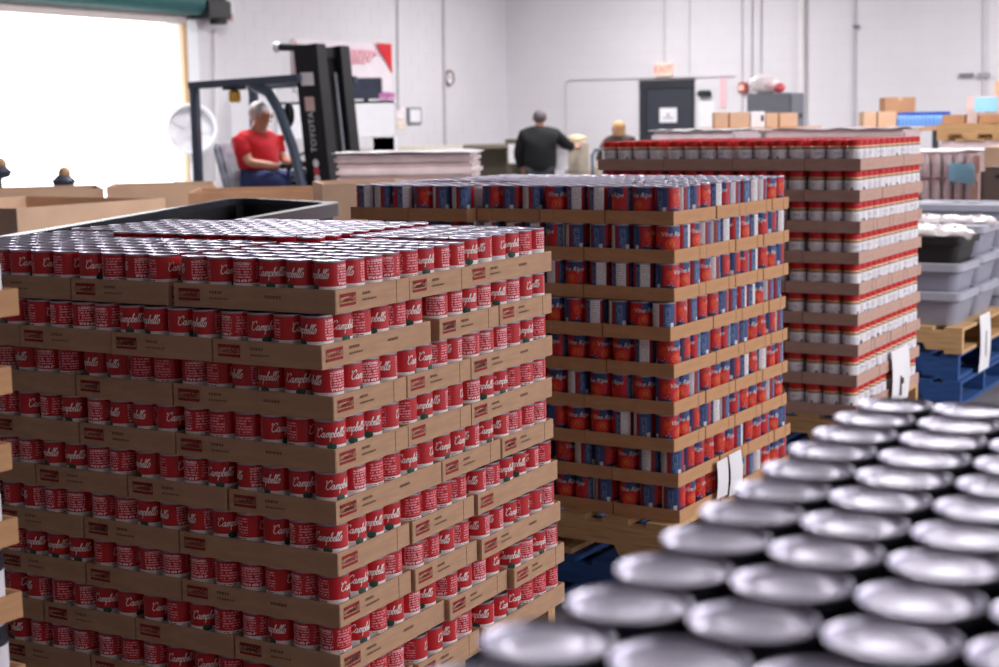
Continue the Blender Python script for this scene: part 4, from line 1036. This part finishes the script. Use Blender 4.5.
MB().box(0, b.x - a.x, 0, .5, 0, b.z).build('body', BEIGE, e, bevel=.01)
for k in range(3): MB().box(.02, b.x - a.x - .02, -.012, 0, b.z - .44 * (k + 1) + .02, b.z - .44 * k - .02).build('drawer', mat('beige_drawer', (176, 166, 150), .7), e, bevel=.005)
c_ = at(577, 141, 22.3); o = MB().ball((0, 0, .05), (.13, .1, .06), 14).build('bread_bag', mat('tan_bag', (214, 186, 156), .6, 0, .1), None, (c_.x, c_.y + .2, b.z), 0); tag(o, 'small tan bag on the beige cabinet', 'bag'); MB().ball((.12, 0, .06), (.03, .03, .03), 8).build('knot', TAPE, o)
# trolley with a grey handle right of the man
a = at(588, 168, 18.0); e = empty('hand_trolley', (a.x, a.y, 0)); tag(e, 'pale trolley with grey tube handle beside jar load', 'trolley')
hz = at(592, 150, 18.0).z - .0
MB().tube([(.05, 0, .2), (.05, 0, hz - .06), (.09, 0, hz), (.2, .15, hz), (.24, .2, hz - .05), (.24, .2, .2)], .022, 10).build('handle', mat('tube_grey', (110, 116, 130), .4, .4), e)
MB().box(0, .9, -.3, .35, .16, .22).build('deck', PAPER, e, bevel=.01); MB().box(.08, .8, -.2, .3, .22, at(600, 166, 18).z).build('load', BEIGE, e, bevel=.02)
for (x, y) in ((.08, -.22), (.08, .25), (.8, -.22), (.8, .25)): MB().lathe([(.07, -.02), (.08, -.015), (.08, .015), (.07, .02)], 14, 0, Matrix.Translation((x, y, .08)) @ Matrix.Rotation(PI / 2, 4, 'X')).build('wheel', RUBBER, e)
# long low conveyor / bench rail left of the bench
a = at(378, 148, 20.5); b = at(463, 146, 22.3); e = empty('roller_bench', (a.x, a.y, 0)); tag(e, 'long pale roller bench below the grey framed sheet', 'bench')
d = b - a; d.z = 0; ang = math.atan2(d.y, d.x); e.rotation_euler = (0, 0, ang); Lb = d.length
MB().box(0, Lb, 0, .06, a.z - .1, a.z).build('side_rail', mat('rail_cream', (206, 200, 186), .5), e); MB().box(0, Lb, .5, .56, a.z - .1, a.z).build('side_rail', _mats['rail_cream'], e)
for k in range(14): MB().tube([((k + .5) * Lb / 14, .06, a.z - .05), ((k + .5) * Lb / 14, .5, a.z - .05)], .035, 10).build('roller', CHROME, e)
for x in (.05, Lb * .5, Lb - .15): MB().box(x, x + .1, .0, .5, 0, a.z - .1).build('leg', DKGREY, e)
# white panel stall with dark monitor
a = at(349, 138, 19.6); b = at(394, 100.5, 19.6); e = empty('white_booth', (a.x, a.y, 0)); tag(e, 'bright white counter panel right of the forklift mast', 'counter'); wbx = b.x - a.x
MB().box(-.9, wbx, 0, .06, a.z, b.z).build('front_panel', WHITEP, e, bevel=.01); MB().box(-.9, wbx, 0, .6, b.z - .04, b.z).build('top_board', WHITEP, e, bevel=.01)
for x in (-.85, wbx * .02, wbx * .5, wbx - .28): MB().box(x, x + (.28 if x > wbx * .4 else .06), .02, .5, 0, a.z).build('leg', WHITEP, e)
c_ = at(366, 100.5, 19.9); t_ = at(350, 78, 19.9); e = empty('monitor', (c_.x, c_.y, b.z)); tag(e, 'dark flat monitor standing on the white counter', 'monitor'); mh = t_.z - b.z
MB().box(-.21, .21, 0, .05, .03, mh).build('case', mat('monitor_dark', (52, 54, 66), .4), e, bevel=.01); MB().box(-.19, .19, -.004, 0, .05, mh - .02).build('screen', mat('screen_grey', (64, 68, 84), .2), e, smooth=0)
MB().box(-.03, .03, .01, .04, 0, .04).build('stand', BLACK, e)
for (u, lab, col) in ((383, 'small pink flower pot on white counter, left', (210, 120, 190)), (397, 'small pink flower pot on white counter, right', (200, 130, 180))):
    c_ = at(u, 100, 19.9); o = MB().lathe([(.04, 0), (.055, .05), (.03, .055)], 12).build('flower_pot', mat('pot_pink', (214, 170, 200), .5), None, (min(c_.x, a.x + wbx - .06), c_.y, b.z), 0); tag(o, lab, 'pot')
    MB().ball((0, 0, .075), (.06, .05, .03), 10).build('blossom', mat('blossom', col, .6), o)
# white round drum by the dock door and white panel behind the driver
c_ = at(191, 129, 18.9); e = empty('drum_fan', (c_.x, c_.y, 0)); tag(e, 'big white round drum fan beside the dock door', 'fan')
MD = Matrix.Translation((0, 0, c_.z)) @ Matrix.Rotation(PI / 2, 4, 'X'); e.rotation_euler = (0, 0, .25)
MB().lathe([(.29, -.16), (.315, -.14), (.315, .14), (.29, .16), (.27, .13), (.27, -.1)], 36, 0, MD, cap=False).build('drum', WHITEP, e)
MB().lathe([(.27, .0), (.27, .01), (.02, .01)], 30, 0, MD).build('grille', mat('grille_white', (236, 236, 240), .5), e)
for k in range(5): MB().box(.04, .25, -.05, .05, .02, .03, 0, MD @ Matrix.Rotation(k * 2 * PI / 5, 4, 'Z')).build('blade', PAPER, e)
MB().box(-.03, .03, -.03, .03, .03, c_.z - .3).build('post', mat('post_white', (230, 230, 236), .5), e); MB().box(-.3, .3, -.2, .2, 0, .03).build('foot', DKGREY, e)
a = at(224, 140, 20.0); b = at(275, 88, 20.0); o = MB().box(0, b.x - a.x, 0, .05, 0, b.z).build('white_partition', WHITEP, None, (a.x, 20.0, 0), 0, bevel=.01); tag(o, 'bright white partition behind the forklift driver', 'partition')
MB().box(-.03, 0, 0, .05, 0, b.z).build('edge_strip', PIPE, o)
# rounded dark things in front of the dock opening
for (u, v, lab) in ((64, 183, 'rounded dark lamp with tan top before the dock opening'), (0, 174, 'rounded dark lamp at the left edge before dock opening')):
    c_ = at(u, v + 3, 14.2); e = empty('dock_lamp', (c_.x, c_.y, 0)); tag(e, lab, 'lamp', 'dock lamps')
    MB().tube([(0, 0, 0), (0, 0, c_.z)], .02, 8).build('post', BLACK, e)
    MB().lathe([(.02, c_.z - .02), (.09, c_.z), (.11, c_.z + .05), (.06, c_.z + .1), (.02, c_.z + .11)], 16).build('shade', mat('lamp_slate', (60, 66, 84), .4), e)
    MB().ball((.01, 0, c_.z + .12), (.06, .06, .06), 12).build('tan_top', mat('lamp_tan', (196, 160, 120), .6), e)
    MB().tube([(.05, 0, c_.z + .03), (.12, 0, c_.z + .04), (.15, 0, c_.z + .10), (.15, 0, c_.z + .14)], .008, 6).build('bracket', BLACK, e)

# ------------------------------------------------------------------ forklift
FH = math.radians(-31)               # heading: to the right and towards the camera
FD = 14.5; m0 = at(318, 129, FD); fo = Vector((m0.x, m0.y, 0)) + Vector((math.cos(FH), math.sin(FH), 0)) * .135
fk = empty('forklift', fo, FH); tag(fk, 'grey and black forklift with a driver, mast raised', 'forklift')
# local x forward, y left (away from camera), z up; origin below the near mast channel
MBLK = mat('mast_black', (22, 23, 27), .4, .2, .15); FGREY = mat('forklift_grey', (70, 82, 100), .45, .1, .08); FOR = mat('forklift_orange', (214, 120, 50), .5)
MT = at(316, 45, FD).z
tl = -.09
def mast_col(y, nm, w=.16, d=.27):
    m_ = MB(); m_.beam((0, y, .06), (tl * MT, y, MT), d, w, up=(0, 1, 0)); return m_.build(nm, MBLK, fk, bevel=.008)
mc = mast_col(0, 'mast_channel'); mast_col(.42, 'mast_channel', .16, .2)
MB().beam((-.02, .21, .3), (-.02 + tl * (MT - .12), .21, MT - .12), .06, .24, up=(0, 1, 0)).build('hose_panel', RUBBER, fk)
for y in (.12, .30): m_ = MB(); m_.tube([(.04, y, .2), (.04 + tl * (MT - .25), y, MT - .25)], .02, 10); m_.build('lift_rod', mat('rod_grey', (120, 122, 130), .4, .3), fk)
for z in (.35, MT * .55, MT - .05): m_ = MB(); m_.box(tl * z - .05, tl * z + .05, .05, .40, z - .06, z + .04); m_.build('cross_tie', MBLK, fk)
m_ = MB(); m_.tube([(tl * MT - .02, .04, MT - .02), (tl * MT - .38, .02, MT - .0)], .035, 8); m_.build('hose_arm', MBLK, fk)
m_ = MB(); m_.ball((tl * MT - .40, .02, MT - .0), .05, 10); m_.build('work_light', PAPER, fk)
# lettering and stickers on the near face of the mast
def on_mast(quads, zc, m, name, y=-.083, rot=True, parent=None):
    mb = MB()
    for q in quads:
        P = []
        for (x, yy) in q:
            if rot: x, yy = -yy, x
            z = zc + yy; P.append((tl * z + x, y, z))
        mb.face(P)
    return mb.build(name, m, parent or fk, smooth=0)
on_mast(text_quads('TOYOTA', .092), at(318, 132, FD).z, mat('letter_white', (226, 228, 232), .5, 0, 0), 'lettering')
sq = lambda w, h: [[(-w / 2, -h / 2), (w / 2, -h / 2), (w / 2, h / 2), (-w / 2, h / 2)]]
on_mast(sq(.15, .12), at(314, 79, FD).z, PAPER, 'sticker', rot=False); on_mast(sq(.11, .13), at(317, 104, FD).z, mat('sticker_pink', (226, 196, 190), .6), 'sticker', rot=False)
for (v_, m_) in ((163, PAPER), (171, mat('mark_red', (200, 70, 80), .5)), (178, PAPER)): on_mast(disc_quads(0, 0, .035, .04, 12), at(320, v_, FD).z, m_, 'round_mark', rot=False)
# carriage and forks
MB().box(.10, .16, -.25, .8, .25, .7).build('carriage', MBLK, fk, bevel=.01)
for y in (.02, .45): MB().box(.16, 1.2, y, y + .1, .08, .12).box(.16, .2, y, y + .1, .08, .6).build('fork', MBLK, fk)
# body
MB().prism([(-.2, .3), (-.2, .62), (-.3, .9), (-.4, .9), (-.4, .5), (-.75, .45), (-.8, .76), (-1.6, .8), (-1.75, .7), (-1.75, .25), (-1.5, .18), (-.3, .18)], -.18, .78, 'y').build('chassis', FOR, fk, bevel=.02)
MB().prism([(-1.3, .5), (-1.25, .86), (-1.7, .92), (-1.85, .8), (-1.85, .3), (-1.4, .3)], -.2, .8, 'y').build('counterweight', FGREY, fk, bevel=.05)
for (x, r) in ((-.45, .3), (-1.45, .25)):
    for y in (-.2, .64): MB().lathe([(r * .5, 0), (r * .95, .0), (r, .03), (r, .15), (r * .95, .18), (r * .5, .18)], 24, 0, Matrix.Translation((x, y, r)) @ Matrix.Rotation(-PI / 2, 4, 'X')).build('wheel', RUBBER, fk)
# overhead guard: the post pixels fix its height and length
GZ = at(260, 84, FD + .4).z
for y in (-.14, .74):
    MB().beam((-1.52, y, .8), (-1.52, y, GZ - .03), .085, .07, up=(1, 0, 0)).build('guard_rear_post', FGREY, fk, bevel=.008)
    m_ = MB(); m_.tube([(-.17, y, .75), (-.33, y, 1.35), (-.48, y, GZ - .26), (-.60, y, GZ - .09), (-.78, y, GZ - .02)], .05, 10); m_.build('guard_front_post', FGREY, fk)
    MB().beam((-1.58, y, GZ), (-.22, y, GZ + .035), .07, .07).build('guard_rail', FGREY, fk, bevel=.008)
for k in range(6): x = -1.5 + k * .24; MB().beam((x, -.14, GZ + .01), (x, .74, GZ + .01), .06, .03).build('guard_slat', FGREY, fk)
# seat, steering, lamp, mirrors
MB().box(-1.36, -.86, .08, .55, .80, .92).build('seat_cushion', mat('seat_black', (30, 30, 36), .7), fk, bevel=.03)
MB().prism([(-1.38, .88), (-1.52, 1.36), (-1.43, 1.42), (-1.28, .9)], .06, .57, 'y').build('seat_back', mat('seat_pale', (176, 186, 200), .6, 0, .3, 10), fk, bevel=.03)
MB().tube([(-.36, .3, .85), (-.57, .3, 1.13)], .03, 10).build('steering_column', BLACK, fk)
m_ = MB(); ctr = Vector((-.60, .3, 1.16)); ax1 = Vector((0, 1, 0)); ax2 = Vector((.5, 0, .86)); m_.tube([ctr + (ax1 * math.cos(t) + ax2 * math.sin(t)) * .16 for t in [k * 2 * PI / 20 for k in range(21)]], .014, 8); m_.build('steering_wheel', BLACK, fk)
MB().box(-.42, -.22, .0, .6, .86, .95).build('dashboard', MBLK, fk, bevel=.02)
MB().lathe([(.05, 0), (.06, .02), (.06, .1), (.03, .12)], 14, 0, Matrix.Translation((-1.12, -.02, GZ - .17))).build('beacon', mat('beacon_amber', (230, 176, 70), .4), fk); MB().box(-1.2, -1.04, -.1, .06, GZ - .05, GZ + .0).build('beacon_mount', BLACK, fk)
MB().ball((-.46, -.02, GZ - .30), (.06, .04, .12), 12).build('mirror', BLACK, fk); MB().box(-.34, -.16, .2, .3, GZ - .42, GZ - .35).build('head_lamp', BLACK, fk, bevel=.02)
MB().ball((-.14, .15, 1.0), (.06, .06, .06), 12).build('front_lamp', PAPER, fk)

# ------------------------------------------------------------------ people
def skinned(name, verts, edges, m, parent=None, sub=2, root=0):
    me = bpy.data.meshes.new(name); me.from_pydata([v[0] for v in verts], edges, []); o = link(name, me, parent)
    sk = o.modifiers.new('skin', 'SKIN'); sk.use_smooth_shade = True
    for k, (p, r) in enumerate(verts):
        d = me.skin_vertices[0].data[k]; d.radius = r if isinstance(r, tuple) else (r, r); d.use_root = (k == root)
    s = o.modifiers.new('sub', 'SUBSURF'); s.levels = sub; s.render_levels = sub
    me.materials.append(m); return o
SKIN = mat('skin', (206, 150, 124), .5, 0, .06, 12); GREYH = mat('hair_white', (214, 210, 210), .7, 0, .1, 40); GREYH2 = mat('hair_grey', (98, 90, 92), .7, 0, .15, 40); BLOND = mat('hair_blond', (196, 156, 104), .7, 0, .2, 40)
REDS = mat('shirt_red', (214, 26, 40), .75, 0, .06, 12); JEANS = mat('jeans_blue', (44, 58, 108), .8, 0, .1, 20); JACK = mat('jacket_black', (11, 15, 18), .85, 0, .12, 10); GLOVE = mat('glove_black', (30, 26, 30), .8)
def head_parts(o, c, fwd, r=.1, hairm=None, bald=0.0, long_=False):
    """face and hair on the head centred at c; fwd = unit vector the face looks along (local to o)"""
    c = Vector(c); f = Vector(fwd).normalized(); up = Vector((0, 0, 1)); sd = f.cross(up).normalized()
    h = MB(); h.ball((0, 0, 0), (r * .95, r * 1.0, r * 1.0), 18, 0, 12); M = Matrix((f, -sd, up)).transposed().to_4x4(); M.translation = c - f * r * .34 + up * r * .3
    h.v = [tuple(M @ Vector(p)) for p in h.v]; h.build('hair', hairm, o)
    if long_:
        h = MB(); h.ball((0, 0, 0), (r * .75, r * 1.05, r * 1.9), 16, 0, 10); M2 = M.copy(); M2.translation = c - f * r * .35 - up * r * .85; h.v = [tuple(M2 @ Vector(p)) for p in h.v]; h.build('long_hair', hairm, o)
    n = MB(); n.ball(c + f * r * 1.02 - up * r * .12, (r * .16, r * .14, r * .22), 8, 0, 6)
    for s in (-1, 1): n.ball(c + sd * s * r * .9 - up * r * .1, (r * .14, r * .1, r * .26), 8, 0, 6)
    n.build('nose_and_ears', SKIN, o)
    e = MB()
    for s in (-1, 1): e.ball(c + f * r * .92 + sd * s * r * .36 + up * r * .1, r * .11, 8, 0, 6)
    e.build('eyes', BLACK, o)
    mt = MB(); mt.ball(c + f * r * .93 - up * r * .55, (r * .08, r * .3, r * .06), 8, 0, 6); mt.build('mouth', mat('lips', (170, 96, 90), .5), o)
# the driver, seated, in forklift coordinates turned into the world by his own root
drv_loc = Matrix.Translation(fo) @ Matrix.Rotation(FH, 4, 'Z')
sx, sy, sz = -1.11, .30, .93
V = [((0, 0, .10), .13), ((-.06, 0, .32), .15), ((-.04, 0, .50), .12), ((.0, 0, .58), .07), ((.04, 0, .66), .085), ((.05, 0, .745), .10), ((.05, 0, .82), .07),
     ((-.03, -.2, .52), .06), ((.10, -.28, .28), .048), ((.34, -.16, .24), .036), ((.40, -.14, .24), .03),
     ((-.03, .2, .52), .06), ((.10, .28, .28), .048), ((.34, .14, .26), .036), ((.40, .12, .26), .03),
     ((.02, -.1, .06), .09), ((.42, -.14, .06), .075), ((.52, -.14, -.34), .05), ((.62, -.14, -.38), .04),
     ((.02, .1, .06), .09), ((.42, .14, .06), .075), ((.52, .14, -.34), .05), ((.62, .14, -.38), .04)]
E_ = [(0, 1), (1, 2), (2, 3), (3, 4), (4, 5), (5, 6), (2, 7), (7, 8), (8, 9), (9, 10), (2, 11), (11, 12), (12, 13), (13, 14), (0, 15), (15, 16), (16, 17), (17, 18), (0, 19), (19, 20), (20, 21), (21, 22)]
dr_ = skinned('person', V, E_, SKIN); dr_.location = drv_loc @ Vector((sx, sy, sz)); dr_.rotation_euler = (0, 0, FH)
tag(dr_, 'white-haired person in red shirt and jeans driving the forklift', 'person')
skinned('shirt', [((.0, 0, .16), .19), ((.0, 0, .24), .225), ((-.03, 0, .37), .215), ((-.04, 0, .52), .16), ((-.02, 0, .585), .07), ((-.03, -.23, .50), .10), ((.05, -.29, .32), .09), ((-.03, .23, .50), .10), ((.05, .29, .32), .09)],
    [(0, 1), (1, 2), (2, 3), (3, 4), (3, 5), (5, 6), (3, 7), (7, 8)], REDS, dr_)
skinned('trousers', [((-.02, 0, .05), .16), ((.06, -.12, .09), .12), ((.42, -.15, .10), .10), ((.50, -.15, -.3), .07), ((.06, .12, .09), .12), ((.42, .15, .10), .10), ((.50, .15, -.3), .07)], [(0, 1), (1, 2), (2, 3), (0, 4), (4, 5), (5, 6)], JEANS, dr_)
def hand(o, c, d, m, side=1, r=.011):
    """palm and five bent fingers closing round something; d = direction of the fingers"""
    c = Vector(c); d = Vector(d).normalized(); up = Vector((0, 0, 1)); sd = d.cross(up).normalized()
    mb = MB(); mb.ball(c, (.045, .04, .03), 10, 0, 8)
    for k, L in enumerate((.055, .065, .06, .048)):
        b = c + d * .03 + sd * (k - 1.5) * .02 + up * .008; mb.tube([b, b + d * L * .5 + up * .004, b + d * L * .75 - up * .022, b + d * L * .5 - up * .045], [r, r, r * .9, r * .75], 7)
    b = c - sd * .035 * side; mb.tube([b, b + d * .03 - up * .01, b + d * .05 - up * .03], [r * 1.1, r, r * .8], 7)
    return mb.build('glove' if m is GLOVE else 'hand', m, o)
hand(dr_, (.42, -.14, .24), (1, .1, 0), GLOVE, 1); hand(dr_, (.42, .12, .26), (1, -.1, 0), GLOVE, -1)
head_parts(dr_, (.055, 0, .735), (.98, .2, 0), .108, GREYH)
MB().box(.12, .6, -.2, -.08, -.45, -.38).box(.12, .6, .08, .2, -.45, -.38).build('shoes', BLACK, dr_, bevel=.02).location = (.1, 0, 0)
# standing man seen from behind, right arm resting to the side
mp = at(540, 150, 21.8); ht = at(540, 110.5, 21.8).z
k_ = ht / 1.74
V = [((0, 0, .95), .14), ((0, .0, 1.15), .15), ((0, .01, 1.35), .14), ((0, .02, 1.5), .055), ((0, .04, 1.57), .07), ((0, .05, 1.63), .085), ((0, .05, 1.70), .06),
     ((-.2, .01, 1.40), .07), ((-.29, .03, 1.12), .055), ((-.24, .16, .90), .045), ((-.22, .2, .84), .04),
     ((.2, .01, 1.40), .07), ((.36, .10, 1.24), .055), ((.46, .24, 1.20), .042), ((.50, .28, 1.20), .036),
     ((-.1, 0, .88), .1), ((-.11, .01, .48), .07), ((-.11, .0, .10), .05), ((-.11, .12, .05), .045),
     ((.1, 0, .88), .1), ((.11, .01, .48), .07), ((.11, .0, .10), .05), ((.11, .12, .05), .045)]
pm = skinned('person', [(tuple(k_ * c for c in p), r) for (p, r) in V], E_, SKIN); pm.location = (mp.x, mp.y, 0); pm.rotation_euler = (0, 0, -.05)
tag(pm, 'grey-haired person in black jacket seen from behind at the bench', 'person')
skinned('jacket', [((0, 0, .78), (.24, .17)), ((0, 0, 1.0), (.26, .18)), ((0, 0, 1.2), (.255, .18)), ((0, .01, 1.36), (.22, .15)), ((0, .02, 1.52), .085), ((-.23, .01, 1.38), .10), ((-.31, .03, 1.12), .085), ((-.26, .16, .92), .07), ((.23, .01, 1.38), .10), ((.37, .10, 1.24), .085), ((.46, .24, 1.2), .07)],
    [(0, 1), (1, 2), (2, 3), (3, 4), (3, 5), (5, 6), (6, 7), (3, 8), (8, 9), (9, 10)], JACK, pm)
skinned('trousers', [((0, 0, .88), .17), ((-.11, 0, .82), .12), ((-.11, .01, .48), .09), ((-.11, 0, .12), .075), ((.11, 0, .82), .12), ((.11, .01, .48), .09), ((.11, 0, .12), .075)], [(0, 1), (1, 2), (2, 3), (0, 4), (4, 5), (5, 6)], mat('trousers_dark', (30, 32, 40), .8), pm)
head_parts(pm, (0, .05, 1.625 * k_), (0, 1, 0), .098, GREYH2); hand(pm, (.51, .29, 1.2), (.7, .7, 0), SKIN); hand(pm, (-.22, .22, .83), (0, .5, -.8), SKIN, -1)
MB().box(-.17, -.05, -.06, .2, 0, .08).box(.05, .17, -.06, .2, 0, .08).build('shoes', BLACK, pm, bevel=.02)
# blond person, only the head shows above the jars
wp = at(619.5, 140, 21.0); wt = at(619.5, 121.5, 21.0).z; k_ = wt / 1.62
V2 = [((p[0] * .9, p[1], p[2] * .93), r * .85) for (p, r) in V]
V2[13] = ((.3, .2, .93), .036); V2[14] = ((.28, .25, .9), .03); V2[12] = ((.3, .05, 1.0), .045)
pw = skinned('person', [(tuple(k_ * c for c in p), r) for (p, r) in V2], E_, SKIN); pw.location = (wp.x, wp.y, 0); pw.rotation_euler = (0, 0, 2.6)
tag(pw, 'person with long blond hair, head just above the jar load', 'person')
skinned('sweater', [((0, 0, .8), (.2, .14)), ((0, 0, 1.0), (.2, .14)), ((0, 0, 1.2), (.19, .13)), ((0, .01, 1.30), (.16, .11)), ((0, .015, 1.38), .07), ((-.18, .01, 1.29), .08), ((-.27, .03, 1.04), .065), ((.18, .01, 1.29), .08), ((.3, .05, 1.0), .065)], [(0, 1), (1, 2), (2, 3), (3, 4), (3, 5), (5, 6), (3, 7), (7, 8)], mat('sweater_brown', (70, 58, 52), .8), pw)
skinned('trousers', [((0, 0, .82), .15), ((-.1, 0, .76), .11), ((-.1, .01, .45), .08), ((-.1, 0, .12), .06), ((.1, 0, .76), .11), ((.1, .01, .45), .08), ((.1, 0, .12), .06)], [(0, 1), (1, 2), (2, 3), (0, 4), (4, 5), (5, 6)], _mats['trousers_dark'], pw)
head_parts(pw, (0, .05, 1.51 * k_), (0, 1, 0), .092, BLOND, long_=True); hand(pw, (.27, .27, .89), (-.3, .9, 0), SKIN); hand(pw, (-.2, .2, .78), (0, .5, -.8), SKIN, -1)
MB().box(-.16, -.05, -.06, .18, 0, .08).box(.05, .16, -.06, .18, 0, .08).build('shoes', BLACK, pw, bevel=.02)
